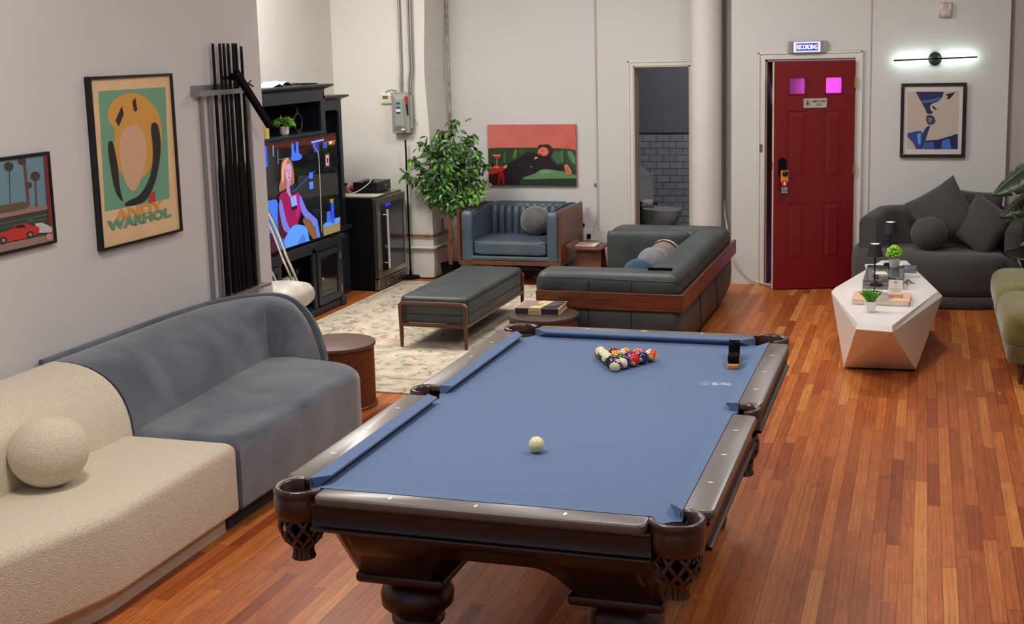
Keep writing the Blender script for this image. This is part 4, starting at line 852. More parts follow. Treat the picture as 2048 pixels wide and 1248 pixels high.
# table brush
t = thing('table_brush', 'small wooden table brush with black bristles on the felt near the corner pocket', 'brush', (-0.778, 5.46, 0.7652), D(7))
MB().plan(rect(-.027, -.14, .027, .12, .02, 5), dome(0, .022, .004, .006, 3)).build('handle', wood('tan_brush_wood', (176, 120, 80), (196, 142, 100), 0.5), t)
for y0, y1, h in ((-.125, -.05, .036), (.02, .105, .056)):
    b = MB().rbox((0, (y0+y1)/2, .018+h/2), (.044, y1-y0, h), .006, 5)
    for i in range(9):
        for j in range(5):
            x = -.018+.036*j/4; y = y0+.006+(y1-y0-.012)*i/8; hh = h*random.uniform(.95, 1.12)
            b.lathe([(.006, .018), (.007, .018+hh*.7), (.005, .018+hh), (0, .019+hh)], (x, y, 0), 6)
    b.build('bristles', m_matteblack, t, smooth=50)
# ---------------------------------------------------------------- rug
o = MB().plan(rect(-1.35, -1.83, 1.35, 1.83, .01, 2), [(0, 0.0), (0, .008), (.006, .011)]).build('area_rug', rug_mat(), smooth=30, loc=(-3.325, 9.04, 0.001))
tag(o, 'large distressed cream rug with faded rust and slate floral motifs under the leather bench', 'rug')

# ---------------------------------------------------------------- long sofa: cream half and blue half
def sofa_back(path, ztop, thick, z0=.10):
    """rounded upholstered back following a plan path of the wall side; inner side leans"""
    P = smoothpath([(x, y, 0) for x, y in path], 6); rings = []; n = len(P)
    for i, p in enumerate(P):
        t_ = (P[min(n-1, i+1)]-P[max(0, i-1)]).normalized(); inn = Vector((t_.y, -t_.x, 0)); u = i/(n-1)
        h = ztop(u); th = thick(u); top = []; w = .055
        prof = [(0.0, z0), (0.0, h-.07), (.012, h-.03), (.035, h-.008), (.07, h)]; w0 = .09
        for k in range(0, 13):
            q = PI/2*k/12; prof.append((w0+(th-w0)*math.sin(q)**.9, .30+(h-.30)*math.cos(q)**.62 if k < 12 else .30))
        prof.append((th, .28)); prof.append((th, z0))
        rings.append([(p.x+inn.x*a, p.y+inn.y*a, z) for a, z in prof])
    return rings
bs = thing('sofa', 'cream boucle half of the curved sofa at the lower left', 'sofa', (-3.5, 3.6, 0), 0, 'two halves of the long curved sofa')
off = Matrix.Translation((3.5, -3.6, 0))
b = MB(); b.M = off
seat = rpoly([(-3.80, 4.868), (-2.945, 4.868), (-2.945, 3.95), (-3.10, 3.42), (-3.45, 2.8), (-3.85, 2.8)], [.0, .0, .6, .8, .2, .1], 10)
b.plan(seat, dome(.095, .435, .02, .055, 6)); b.build('seat', m_boucle, bs, smooth=60)
b = MB(); b.M = off
b.sweep(sofa_back([(-3.5, 2.65), (-3.75, 2.75), (-3.93, 3.1), (-3.945, 3.6), (-3.945, 4.3), (-3.945, 4.868)], lambda u: .755, lambda u: .47-.02*(1-u))); b.build('backrest', m_boucle, bs, smooth=60)
b = MB(); b.M = off
b.plan(rpoly([(-3.9, 4.86), (-3.01, 4.86), (-3.01, 3.95), (-3.16, 3.46), (-3.5, 2.9), (-3.85, 2.9)], [.0, .01, .6, .8, .2, .1], 8), [(0, 0), (0, .10)]); b.build('base', m_boucle, bs, smooth=60)
vs_ = thing('sofa', 'blue-grey velvet half of the curved sofa with a rounded far end', 'sofa', (-3.5, 5.6, 0), 0, 'two halves of the long curved sofa')
off = Matrix.Translation((3.5, -5.6, 0))
b = MB(); b.M = off
seat = rpoly([(-3.80, 4.885), (-2.93, 4.885), (-2.91, 6.32), (-3.45, 6.42), (-3.85, 6.3)], [0, 0, .30, .2, .1], 12)
b.plan(seat, dome(.095, .435, .03, .07, 7)); b.build('seat', m_velvet, vs_, smooth=60)
b = MB(); b.M = off
ht = lambda u: .752 if u < .70 else .752-.36*((u-.70)/.30)**2.3
b.sweep(sofa_back([(-3.945, 4.885), (-3.945, 5.5), (-3.94, 6.0), (-3.89, 6.35), (-3.74, 6.56), (-3.52, 6.62), (-3.36, 6.58)], ht, lambda u: .47-.24*u)); b.build('backrest', m_velvet, vs_, smooth=60)
# slim outer shell seen as a second line behind the cushion
def shell(path, ztop):
    P = smoothpath([(x, y, 0) for x, y in path], 6); n = len(P); rings = []
    for i, p in enumerate(P):
        t_ = (P[min(n-1, i+1)]-P[max(0, i-1)]).normalized(); o_ = Vector((-t_.y, t_.x, 0)); h = ztop(i/(n-1))
        rings.append([(p.x+o_.x*a, p.y+o_.y*a, z) for a, z in ((.0, .09), (.0, h-.012), (.006, h-.003), (.015, h), (.024, h-.003), (.03, h-.012), (.03, .09))])
    return rings
b = MB(); b.M = off
b.sweep(shell([(-3.948, 4.885), (-3.948, 5.5), (-3.943, 6.0), (-3.893, 6.352), (-3.742, 6.563), (-3.52, 6.623), (-3.345, 6.583)], lambda u: (.752 if u < .70 else .752-.36*((u-.70)/.30)**2.3)+.004)); b.build('back_shell', m_velvet, vs_, smooth=60)
b = MB(); b.M = off
b.plan(rpoly([(-3.85, 4.89), (-3.015, 4.89), (-3.0, 6.2), (-3.4, 6.33), (-3.8, 6.2)], [0, .01, .25, .2, .1], 8), [(0, 0), (0, .10)]); b.build('base', mat('dark_velvet_base', (52, 54, 58), 0.9), vs_, smooth=60)
def wob(d): return 1-0.05*max(0, d.z)**6
o = MB().ball((0, 0, 0), .158, (1, 1, .93), 36, 22, wob).build('ball_pillow', m_boucle, smooth=80, loc=(-3.38, 4.165, .4335+.147))
tag(o, 'round cream boucle ball pillow on the cream sofa', 'pillow')

# ---------------------------------------------------------------- drum side tables
def drum(label, loc, r, h, top_m, side_m, grp='round fluted wooden side tables'):
    t = thing('side_table', label, 'side table', loc, 0, grp)
    MB().lathe([(r, h-.022), (r+.002, h-.012), (r, h-.002), (r-.004, h), (0, h)][0:], seg=64).build('table_top', top_m, t, smooth=40)
    n = 84; rs = r*.935; ol = []
    for k in range(n*4):
        a = 2*PI*k/(n*4); q = (0, .004, .006, .004)[k % 4]; ol.append(((rs+q)*math.cos(a), (rs+q)*math.sin(a)))
    MB().plan(ol, [(0, .02), (0, h-.022)]).build('fluted_body', side_m, t, smooth=60)
    MB().lathe([(r, 0), (r, .018), (r-.004, .022)], seg=64).build('plinth', side_m, t, smooth=40)
    return t
m_dt = wood('table_top_walnut', (84, 56, 44), (104, 70, 54), .5)
drum('round fluted walnut drum table behind the end of the blue sofa', (-3.425, 6.90, 0), .24, .40, m_dt, m_walnut2)
drum('round fluted dark drum table holding the thick book beside the corner sofa', (-2.40, 7.925, 0.0125), .238, .39, mat('dark_table_top', (62, 46, 40), .35, col2=(74, 56, 48), vscale=2, stretch=(3, 40, 3)), m_walnut)
# thick book
t = thing('book', 'thick cream book with black photo panels lying on the dark drum table', 'book', (-2.437, 8.01, .4030), D(3))
MB().box(-.145, -.12, .003, .143, .125, .038).build('pages', mat('book_pages', (190, 170, 140), .8, var=.1, vscale=200, stretch=(1, 1, 6)), t, smooth=0)
b = MB(); b.box(-.15, -.13, 0, .15, .13, .003).box(-.15, -.13, .038, .15, .13, .042).box(-.15, -.131, 0, .15, -.122, .042); b.build('cover', mat('book_cream', (206, 184, 140), .5), t, smooth=0)
b = MB(); b.mi = 0
b.add([(-.149, -.1315, .002), (-.06, -.1315, .002), (-.06, -.1315, .040), (-.149, -.1315, .040)], [(0, 1, 2, 3)]).add([(.028, -.1315, .002), (.146, -.1315, .002), (.146, -.1315, .040), (.028, -.1315, .040)], [(0, 1, 2, 3)])
b.add([(.02, -.125, .0424), (.14, -.125, .0424), (.148, .12, .0424), (.06, .125, .0424)], [(0, 1, 2, 3)])
b.mi = 1; b.add([(-.149, -.125, .0424), (-.06, -.125, .0424), (-.03, .125, .0424), (-.14, .125, .0424)], [(0, 1, 2, 3)])
b.mi = 2; b.add([(.03, -.05, .0428), (.10, -.03, .0428), (.14, .06, .0428), (.07, .1, .0428)], [(0, 1, 2, 3)])
b.mi = 3; b.text('GIANTS', .03, T(-.018, -.132, .017) @ RX, 0, fit=(.066, .013)); b.text('GIANTS', .03, T(-.02, .0, .0426), 0, fit=(.06, .09))
b.build('cover_print', [flat((44, 44, 52)), flat((150, 120, 120)), flat((84, 84, 92)), flat((70, 58, 44))], t, smooth=0)

# ---------------------------------------------------------------- leather bench
t = thing('bench', 'long dark green leather bench on a walnut frame standing on the rug', 'bench', (-3.373, 9.05, 0.012))
bw, bl = .262, .69; Lz = -.012
for sx in (-1, 1):
    for sy in (-1, 1):
        x, y = sx*(bw-.012), sy*(bl-.014)
        b = MB(); b.hexa([(x-.010, y-.010, 0), (x+.010, y-.010, 0), (x+.010, y+.010, 0), (x-.010, y+.010, 0)], [(x-.017, y-.015, .315), (x+.017, y-.015, .315), (x+.017, y+.015, .315), (x-.017, y+.015, .315)])
        b.build('leg', m_walnut, t, smooth=0, bevel=.004)
for sy in (-1, 1):
    y = sy*(bl-.014)
    MB().tube([(-bw-.002, y, .306), (-bw+.02, y, .324), (-bw+.05, y, .329), (bw-.05, y, .329), (bw-.02, y, .324), (bw+.002, y, .306)], .0155, 8).build('end_rail', m_walnut, t)
    MB().box(-bw+.01, y-.012, .155, bw-.01, y+.012, .182).build('stretcher', m_walnut, t, smooth=0, bevel=.005)
for sx in (-1, 1): MB().box(sx*(bw-.012)-.012, -bl+.02, .155, sx*(bw-.012)+.012, bl-.02, .180).build('side_rail', m_walnut, t, smooth=0, bevel=.005)
b = MB().plan(rect(-bw+.004, -bl+.028, bw-.004, bl-.028, .05, 6), [(0, .182), (0, .325), (-.004, .332), (-.008, .342), (-.006, .358), (.002, .369), (.014, .376), (.028, .3795), (.045, .381)])
b.build('seat_cushion', m_green_leather, t, smooth=60)
b = MB()
for z, q in ((.338, .009), (.245, .002)): b.tube([(x, y, z) for x, y in rect(-bw+.004-q, -bl+.028-q, bw-.004+q, bl-.028+q, .05, 6)], .0025, 6, True)
b.build('piping', mat('dark_piping', (30, 34, 34), .5), t)

# ---------------------------------------------------------------- corner sofa with wooden band
cs = thing('corner_sofa', 'dark green-grey leather corner sofa with a walnut band around its back', 'sofa', (-2.04, 9.42, 0.0))
off = Matrix.Translation((2.04, -9.42, 0))
U = lambda e=0: rpoly([(-2.55-e*.2, 8.212-e), (-1.54+e, 8.212-e), (-1.54+e, 10.615), (-2.53, 10.615), (-2.53, 10.30), (-1.82, 10.30), (-1.82, 8.50), (-2.55-e*.2, 8.50)], [.09, .07, .10, .12, .1, .02, .02, .09], 8)
b = MB(); b.M = off
b.plan(U(.018), [(.10, .012), (.05, .05), (.015, .14), (0, .26), (.006, .385), (.02, .40)]); b.build('base', m_green_leather, cs, smooth=70)
b = MB(); b.M = off
b.plan(U(), [(.03, .392), (.012, .42), (.0, .47), (-.008, .53), (-.002, .575), (.012, .605), (.032, .623), (.05, .631), (.065, .635)]); b.build('back_cushion', m_green_leather, cs, smooth=70)
b = MB(); b.M = off
b.rbox((-2.19, 9.4, .20), (.80, 1.86, .22), .05, 8, (0, 0, .02)); b.build('seat_cushion', m_green_leather, cs, smooth=70)
b = MB(); b.M = off
b.rbox((-2.19, 10.30, .42), (.70, .07, .40), .03, 8, (0, .01, 0)); b.build('inner_arm_pad', m_green_leather, cs, smooth=70)
b = MB(); b.M = off
b.box(-2.525, 8.170, .392, -1.505, 8.196, .508); b.build('front_band', m_walnut2, cs, smooth=0, bevel=.002)
b = MB(); b.M = off
b.box(-1.527, 8.197, .392, -1.503, 10.66, .508); b.build('side_band', m_walnut2, cs, smooth=0, bevel=.002)
b = MB(); b.M = off
sm = [(-2.55, 8.215, .592), (-2.2, 8.20, .600), (-1.9, 8.205, .592), (-1.58, 8.215, .588), (-1.545, 8.25, .588), (-1.535, 8.6, .590), (-1.535, 9.5, .592), (-1.545, 10.5, .592)]
b.tube([tuple(p) for p in smoothpath(sm, 5)], .0032, 6)
for x in (-2.16, -1.86): b.tube([(x, 8.206, .42), (x, 8.198, .5), (x, 8.203, .585)], .0028, 6).tube([(x, 8.197, .10), (x, 8.186, .25), (x, 8.19, .385)], .0028, 6)
for y in (8.95, 9.7): b.tube([(-1.516, y, .08), (-1.519, y, .25), (-1.522, y, .385)], .0028, 6)
b.tube([(-2.50, 10.296, .585), (-1.85, 10.296, .585)], .003, 6)
b.build('seam', mat('dark_seam', (24, 28, 28), .6), cs)
# things on the corner sofa
def tuft(d): return 1-.22*max(0, d.z)**14-.05*abs(math.sin(2*math.atan2(d.y, d.x)))**.5*0
o = MB().ball((0, 0, 0), .135, (1, 1, .97), 32, 20, lambda d: 1-.16*math.exp(-((1-d.z)/.02))-.015*math.exp(-(math.atan2(d.y, d.x)*6)**2)).build('ball_pillow', mat('grey_plush', (96, 96, 102), .9, sheen=.35, col2=(116, 116, 120), vscale=14), smooth=80, loc=(-2.00, 9.62, .465))
tag(o, 'round grey velvet pillow on the corner sofa behind the teal one', 'pillow')
o = MB().ball((0, 0, 0), .115, (1.1, 1, .95), 32, 20, lambda d: 1-.10*math.exp(-((1-d.z)/.02))).build('ball_pillow', mat('teal_plush', (10, 52, 70), .9, sheen=.25, col2=(16, 66, 86), vscale=14), smooth=80, loc=(-2.06, 9.36, .435))
tag(o, 'round teal velvet pillow on the corner sofa, nearest of its three pillows', 'pillow')
t = thing('striped_pillow', 'cream and black banded round pillow at the back of the corner sofa', 'pillow', (-1.98, 9.94, .47))
b = MB().ball((0, 0, 0), .128, (1, .85, 1), 32, 20); b.build('pillow_body', mat('beige_pillow', (120, 106, 100), .9), t, smooth=80)
b = MB(); b.tube([(.120*math.cos(a*PI/16), -.02, .120*math.sin(a*PI/16)) for a in range(32)], .014, 8, True); b.build('dark_band', mat('black_band', (26, 24, 26), .7), t)
b = MB(); b.tube([(.122*math.cos(a*PI/16), .025, .122*math.sin(a*PI/16)) for a in range(32)], .012, 8, True); b.build('light_band', mat('pale_band', (196, 172, 160), .7), t)
o = MB().box(-.085, -.012, 0, .085, .012, .016).build('remote_control', m_matteblack, smooth=0, bevel=.004, loc=(-1.70, 8.385, .637), rot=(0, 0, .05))
tag(o, 'slim black remote control lying on the back corner of the corner sofa', 'remote control')
o = MB().plan(rect(-.07, -.05, .07, .05, .02, 3), [(0, 0), (0, .004), (.01, .008)]).build('blue_cloth', mat('blue_cloth', (84, 112, 134), .9), loc=(-2.33, 9.1, .331), smooth=50)
tag(o, 'small folded blue cloth on the corner sofa seat', 'cloth')

# ---------------------------------------------------------------- blue leather loveseat
t = thing('loveseat', 'slate blue leather loveseat with channel-tufted back and walnut side panels', 'armchair', (-3.595, 11.22, 0))
hw, hf = .488, .385     # half width, half depth ; front at -hf
MB().box(-hw-.004, -hf-.004, .195, hw+.004, hf-.03, .232).build('bottom_frame', m_walnut2, t, smooth=0, bevel=.003)
for sx in (-1, 1):
    b = MB(); x0, x1 = sorted((sx*(hw-.018), sx*(hw+.008)))
    b.box(x0, -hf-.006, .232, x1, hf, .695); b.build('side_panel', m_walnut2, t, smooth=0, bevel=.004)
    x0, x1 = sorted((sx*(hw-.020), sx*(hw-.135)))
    b = MB().plan(rect(x0, -hf+.0, x1, hf-.02, .03, 4), [(0, .236), (0, .64), (.008, .675), (.03, .692), (.05, .695)]); b.build('arm', m_blue_leather, t, smooth=60)
b = MB().plan(rect(-.36, .20, .36, hf-.005, .03, 4), [(0, .235), (0, .66), (.006, .685), (.02, .698), (.028, .70)]); b.build('back_core', m_blue_leather, t, smooth=60)
for k in range(10):
    x = -.33+.66*k/9
    b = MB().tube([(x, .195, .28), (x, .185, .45), (x, .195, .60), (x, .212, .655), (x, .245, .672), (x, .29, .668)], [.034, .038, .039, .038, .034, .03], 12); b.build('back_channel', m_blue_leather, t, smooth=70)
MB().box(-hw+.02, -hf+.004, .232, hw-.02, hf-.05, .275).build('front_rail', m_blue_leather, t, smooth=0, bevel=.012)
b = MB().rbox((0, -.09, .345), (.70, .575, .135), .035, 10, (0, .0, .014)); b.build('seat_cushion', m_blue_leather, t, smooth=60)
b = MB().tube([(x, y, .402) for x, y in rect(-.345, -.372, .345, .18, .03, 4)], .004, 6, True); b.build('piping', mat('pale_blue_piping', (112, 124, 134), .4), t)
for sx in (-1, 1):
    for sy in (-1, 1):
        x, y = sx*.36, sy*.27
        MB().lathe([(.012, 0), (.019, .195)], (x, y, 0), 14).build('leg', m_walnut, t)
MB().box(-.385, -.012, .165, .385, .012, .195).build('under_beam', m_walnut, t, smooth=0)
o = MB().ball((0, 0, 0), .142, (1, .9, .97), 32, 20, lambda d: 1-.12*math.exp(-((1-d.z)/.02))).build('ball_pillow', mat('dark_grey_plush', (78, 76, 76), .9, sheen=.5, col2=(94, 92, 92), vscale=14), smooth=80, loc=(-3.46, 11.24, .557))
tag(o, 'round dark grey velvet pillow on the blue loveseat', 'pillow')

# ---------------------------------------------------------------- bent plywood side table + magazine
t = thing('side_table', 'bent walnut plywood table with upturned edges between the loveseat and the corner sofa', 'side table', (-2.912, 11.16, 0))
b = MB(); prof = [(-.185, .365), (-.17, .348), (-.14, .335), (-.10, .332), (.10, .332), (.14, .335), (.17, .348), (.185, .365)]
b.sweep([[(x, y, z) for x, z in prof]+[(x*.985, y, z+.012) for x, z in prof[::-1]] for y in (-.20, .20)]); b.build('table_top', m_walnut2, t, smooth=50)
for s_ in (-1, 1):
    b = MB().hexa([(-.125, s_*.155-.006, 0), (.135, s_*.155-.006, 0), (.135, s_*.155+.006, 0), (-.125, s_*.155+.006, 0)], [(-.11, s_*.07-.006, .334), (.115, s_*.07-.006, .334), (.115, s_*.07+.006, .334), (-.11, s_*.07+.006, .334)])
    b.build('leg_panel', m_walnut2, t, smooth=0)
t = thing('magazine', 'open magazine lying on the bent plywood side table', 'magazine', (-2.93, 11.16, .3475))
MB().box(-.105, -.09, 0, .085, .09, .010).build('page_block', m_paper, t, smooth=0)
MB().box(-.10, -.085, .010, .04, .08, .0115).build('cover', mat('pinkish_cover', (176, 140, 132), .6, col2=(200, 180, 170), vscale=20), t, smooth=0)

# ---------------------------------------------------------------- ficus
t = thing('potted_ficus', 'artificial ficus tree in a black pot between the white pier and the blue loveseat', 'plant', (-4.225, 10.98, 0))
MB().lathe([(.07, 0), (.095, .17), (.10, .175), (.088, .175), (.085, .15), (0, .15)], seg=28).build('pot', m_matteblack, t)
tr = MB()
def tw(pts, r0, r1): p = smoothpath(pts, 5); tr.tube([tuple(q) for q in p], [r0+(r1-r0)*i/(len(p)-1) for i in range(len(p))], 7)
tw([(-.005, .02, .15), (-.02, .02, .3), (.005, .0, .5), (.0, .0, .75), (.015, 0, 1.0), (.05, .02, 1.25), (.04, .0, 1.52)], .014, .004)
tw([(.02, .0, .15), (.0, .02, .32), (.02, .01, .46), (-.04, 0, .62), (-.075, 0, .78), (-.08, 0, .95), (-.15, 0, 1.15)], .014, .005)
tw([(.01, -.01, .15), (.03, -.01, .28), (.01, .01, .42), (.03, .01, .6), (.02, .0, .8)], .012, .006)
tips = [(-.20, -.03, 1.30), (-.33, -.05, 1.15), (-.40, -.06, 1.02), (-.28, 0, .98), (-.1, .1, 1.42), (.08, .0, 1.50), (.2, .1, 1.35), (.28, .05, 1.22), (.34, .1, 1.10), (.22, .0, 1.02), (.05, -.12, 1.12), (.1, .2, 1.2), (-.1, -.15, 1.05), (.20, .05, .86), (.30, .0, .82), (.12, -.02, .76), (-.14, -.05, 1.25), (-.05, 0, 1.30), (.0, -.05, .92), (-.19, 0, .88), (.33, .05, .95)]
lf = MB(); lft = MB()
def leaf(bld, p, d, L_, w):
    d = d.normalized(); up = Vector((random.uniform(-.5, .5), random.uniform(-.9, .1), 1)).normalized(); s_ = d.cross(up).normalized(); n = s_.cross(d)
    pts = [p, p+d*L_*.3+s_*w*.5-n*.004, p+d*L_*.62+s_*w*.42-n*.008, p+d*L_-n*.02, p+d*L_*.62-s_*w*.42-n*.008, p+d*L_*.3-s_*w*.5-n*.004, p+d*L_*.35+n*.006, p+d*L_*.65+n*.002]
    for q in pts:
        gx, gy = q.x-4.225, q.y+10.98
        if gx < -4.44 and gy > 11.10: q.y = 11.10-10.98-.01
        if gy > 11.62: q.y = .59
    bld.add([tuple(q) for q in pts], [(0, 1, 6), (1, 2, 7, 6), (2, 3, 7), (3, 4, 7), (4, 5, 6, 7), (5, 0, 6)])
for tp in tips:
    tp = Vector(tp); st_ = Vector((tp.x*.12, 0, max(.62, tp.z-.38)))
    path = smoothpath([st_, st_.lerp(tp, .5)+Vector((0, 0, .06)), tp], 6)
    tr.tube([tuple(q) for q in path], [.005*(1-i/len(path))+.0015 for i in range(len(path))], 5)
    for i, q in enumerate(path[3:]):
        for _ in range(5):
            d = Vector((random.gauss(0, .6)+(tp.x)*1.0, random.gauss(0, .5), random.gauss(-.45, .5)))
            leaf(lf if random.random() < .72 else lft, q+Vector((random.gauss(0, .018), random.gauss(0, .018), random.gauss(0, .018))), d, random.uniform(.065, .095), random.uniform(.034, .046))
for _ in range(150):
    a = random.uniform(0, 2*PI); r_ = .27*math.sqrt(random.random()); q = Vector((r_*math.cos(a)*1.05, r_*math.sin(a)*.6-.02, 1.13+random.gauss(0, .12)))
    leaf(lf, q, Vector((math.cos(a), math.sin(a)*.6, random.gauss(-.5, .4))), random.uniform(.065, .095), random.uniform(.034, .046))
tr.build('trunk', m_bark, t); tag(lf.build('foliage', m_leaf, t, smooth=0), kind=None)
lft.build('new_leaves', mat('ficus_leaf_light', (84, 146, 44), .45, col2=(120, 176, 70), vscale=8), t, smooth=0)
# ---------------------------------------------------------------- media cabinet
t = thing('media_cabinet', 'large navy-black media cabinet with stepped crown behind the television', 'cabinet', (-5.05, 9.07, 0))
off = Matrix.Translation((5.05, -9.07, 0))
XB = -5.40; XC = -4.86; XT = -4.965; XL_ = -4.765
def crown(b, x, y0, y1, z0, z1, proj, yend=True):
    st_ = [(0, 0), (.006, .0), (.008, .25), (.35, .45), (.75, .62), (.95, .70), (1.0, .78), (1.0, 1.0)]
    L_ = [((1-s_)*0, 0) for s_, _ in st_]
    rings = []
    for s_, q in st_:
        e = proj*s_; z = z0+(z1-z0)*q; rings.append([(XB, y0-e, z), (x+e, y0-e, z), (x+e, y1+e, z), (XB, y1+e, z)])
    b.sweep(rings)
def nb(): b = MB(); b.M = off; return b
# centre hutch : sides, frieze, crown, shelf
b = nb(); crown(b, XC, 8.30, 9.80, 1.835, 1.893, .06); b.build('crown', m_navy, t, smooth=0)
b = nb(); b.box(XC-.02, 8.30, 1.77, XC, 9.80, 1.84).box(XC-.02, 8.30, 1.755, XC+.006, 9.80, 1.77).box(XB, 8.30, 1.80, XC-.02, 9.80, 1.84); b.build('frieze', m_navy, t, smooth=0)
b = nb(); b.box(XB, 9.775, .62, XC, 9.80, 1.80).box(XC-.02, 9.72, .62, XC, 9.775, 1.77); b.build('side_panel', m_navy, t, smooth=0)
b = nb(); b.box(XB, 8.30, .62, XC, 8.325, 1.80).box(XC-.02, 8.325, .62, XC, 8.38, 1.77); b.build('side_panel', m_navy, t, smooth=0)
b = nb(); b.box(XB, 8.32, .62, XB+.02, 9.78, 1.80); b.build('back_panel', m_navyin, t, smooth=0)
b = nb(); b.box(XB+.02, 8.325, 1.475, XC+.02, 9.775, 1.505); b.build('shelf', m_navy, t, smooth=0, bevel=.004)
# side tower
b = nb(); crown(b, XT, 9.86, 10.33, 1.725, 1.782, .055); b.build('tower_crown', m_navy, t, smooth=0)
b = nb()
b.box(XT-.02, 9.83, .62, XT, 9.90, 1.73).box(XT-.02, 10.275, .62, XT, 10.33, 1.73)
arch = [(9.90, 1.73), (10.275, 1.73), (10.275, 1.60)]+[(10.275-.06+.06*math.cos(a), 1.60+.055*math.sin(a)) for a in [PI/2*k/5 for k in range(1, 6)]]+[(9.96-.06*math.sin(a), 1.655-.055+.055*math.cos(a)) for a in [PI/2*k/5 for k in range(0, 6)]]
n_ = len(arch); b.add([(XT, y, z) for y, z in arch]+[(XT-.02, y, z) for y, z in arch], [list(range(n_)), list(range(n_, 2*n_))[::-1]]+[(i, (i+1) % n_, n_+(i+1) % n_, n_+i) for i in range(n_)])
b.build('tower_front', m_navy, t, smooth=0)
b = nb(); b.box(XB, 10.305, .62, XT-.02, 10.33, 1.73).box(XB, 9.80, 1.68, XT-.02, 10.33, 1.73); b.build('tower_side', m_navy, t, smooth=0)
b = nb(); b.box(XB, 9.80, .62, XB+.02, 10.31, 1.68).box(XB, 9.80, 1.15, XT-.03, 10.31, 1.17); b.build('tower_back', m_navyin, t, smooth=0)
# lower cabinet
b = nb(); b.box(XB, 8.28, .585, XL_+.025, 9.82, .62).box(XB, 8.28, .565, XL_+.012, 9.81, .585).box(XB, 9.82, .585, XT+.05, 10.345, .62); b.build('counter', m_navy, t, smooth=0, bevel=.004)
b = nb()
b.box(XL_-.02, 9.735, 0, XL_, 9.80, .565).box(XL_-.02, 9.255, .07, XL_, 9.31, .565).box(XL_-.02, 8.29, .07, XL_, 8.34, .565).box(XL_-.02, 8.34, .53, XL_, 9.735, .565)
b.box(XL_-.02, 8.68, .07, XL_, 8.72, .53).box(XB, 9.78, 0, XL_-.02, 9.80, .565).box(XB, 8.29, .055, XL_-.02, 9.78, .075); b.build('lower_frame', m_navy, t, smooth=0)
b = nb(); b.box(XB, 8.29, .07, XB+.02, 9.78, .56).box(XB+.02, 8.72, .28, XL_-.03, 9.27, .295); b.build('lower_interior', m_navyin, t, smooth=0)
b = nb(); b.box(XL_-.015, 8.29, 0, XL_+.006, 9.735, .066).box(XL_-.03, 9.725, 0, XL_+.018, 9.81, .075); b.build('plinth', m_navy, t, smooth=0, bevel=.004)
# glass door with brass knob and hinges
dr = MB(); dr.M = off
for y0, y1, z0, z1 in ((9.315, 9.365, .08, .525), (9.68, 9.73, .08, .525), (9.365, 9.68, .08, .14), (9.365, 9.68, .475, .525)): dr.box(XL_-.005, y0, z0, XL_+.014, y1, z1)
door2 = dr.build('door', m_navy, t, smooth=0, bevel=.003)
b = nb(); b.box(XL_, 9.365, .14, XL_+.005, 9.68, .475); b.build('glass_pane', m_glass, door2, smooth=0)
b = nb(); b.lathe([(.004, 0), (.004, .012), (.012, .02), (.013, .028), (.008, .034), (0, .035)], (XL_+.014, 9.34, .305), 16, Matrix.Rotation(PI/2, 3, 'Y')); b.build('knob', m_brass, door2)
for z in (.16, .44): b = nb(); b.cyl((XL_+.016, 9.732, z-.03), .005, .06, 8); b.build('hinge', m_brass, door2)
# left door, glossy
dl = MB(); dl.M = off
for y0, y1, z0, z1 in ((8.345, 8.39, .08, .525), (8.63, 8.675, .08, .525), (8.39, 8.63, .08, .14), (8.39, 8.63, .475, .525)): dl.box(XL_-.005, y0, z0, XL_+.014, y1, z1)
d3 = dl.build('door', m_navy, t, smooth=0, bevel=.003)
b = nb(); b.box(XL_, 8.39, .14, XL_+.005, 8.63, .475); b.build('glass_pane', m_glass, d3, smooth=0)
# recessed lower unit under the tower
b = nb(); b.box(XB, 9.80, 0, XT+.01, 10.345, .585).box(XT+.01, 9.86, .08, XT+.022, 10.30, .55); b.build('recessed_base', m_navy, t, smooth=0)
for z in (.2, .45): b = nb(); b.cyl((XT+.028, 9.87, z-.03), .006, .06, 8); b.build('hinge', m_brass, t)
# stuff in and on the cabinet
o = MB().box(-.04, -.07, 0, .04, .07, .07).build('white_box', m_paper, loc=(-4.88, 9.02, .296), smooth=0)
tag(o, 'small white carton in the open lower bay of the media cabinet', 'box')
t2 = thing('green_plant', 'small green artificial plant in the open lower bay of the media cabinet', 'plant', (-4.90, 9.17, .296))
MB().lathe([(.025, 0), (.03, .04), (0, .04)], seg=16).build('pot', m_matteblack, t2)
b = MB()
for k in range(14): leaf(b, Vector((0, 0, .04)), Vector((random.gauss(0, .5), random.gauss(0, .5), 1)), .09, .03)
b.build('foliage', mat('deep_green', (20, 90, 24), .6), t2, smooth=0)
def potplant(label, loc, pot_fn, m_pot, n, Lr, wr, spread, m_l, z0, grp=None, cat='plant'):
    q = thing('potted_plant', label, cat, loc, 0, grp); pot_fn().build('pot', m_pot, q, smooth=40)
    b = MB()
    for k in range(n):
        d = Vector((random.gauss(0, spread), random.gauss(0, spread), 1)); leaf(b, Vector((random.gauss(0, .008), random.gauss(0, .008), z0)), d, random.uniform(*Lr), random.uniform(*wr))
    b.build('foliage', m_l, q, smooth=0); return q
q = thing('potted_plant', 'bushy green plant in a white pot on the top shelf of the media cabinet', 'plant', (-4.92, 9.18, 1.5055))
MB().lathe([(.026, 0), (.036, .012), (.040, .068), (.036, .068), (.034, .06), (0, .06)], seg=8).build('pot', m_white, q, smooth=0)
b = MB()
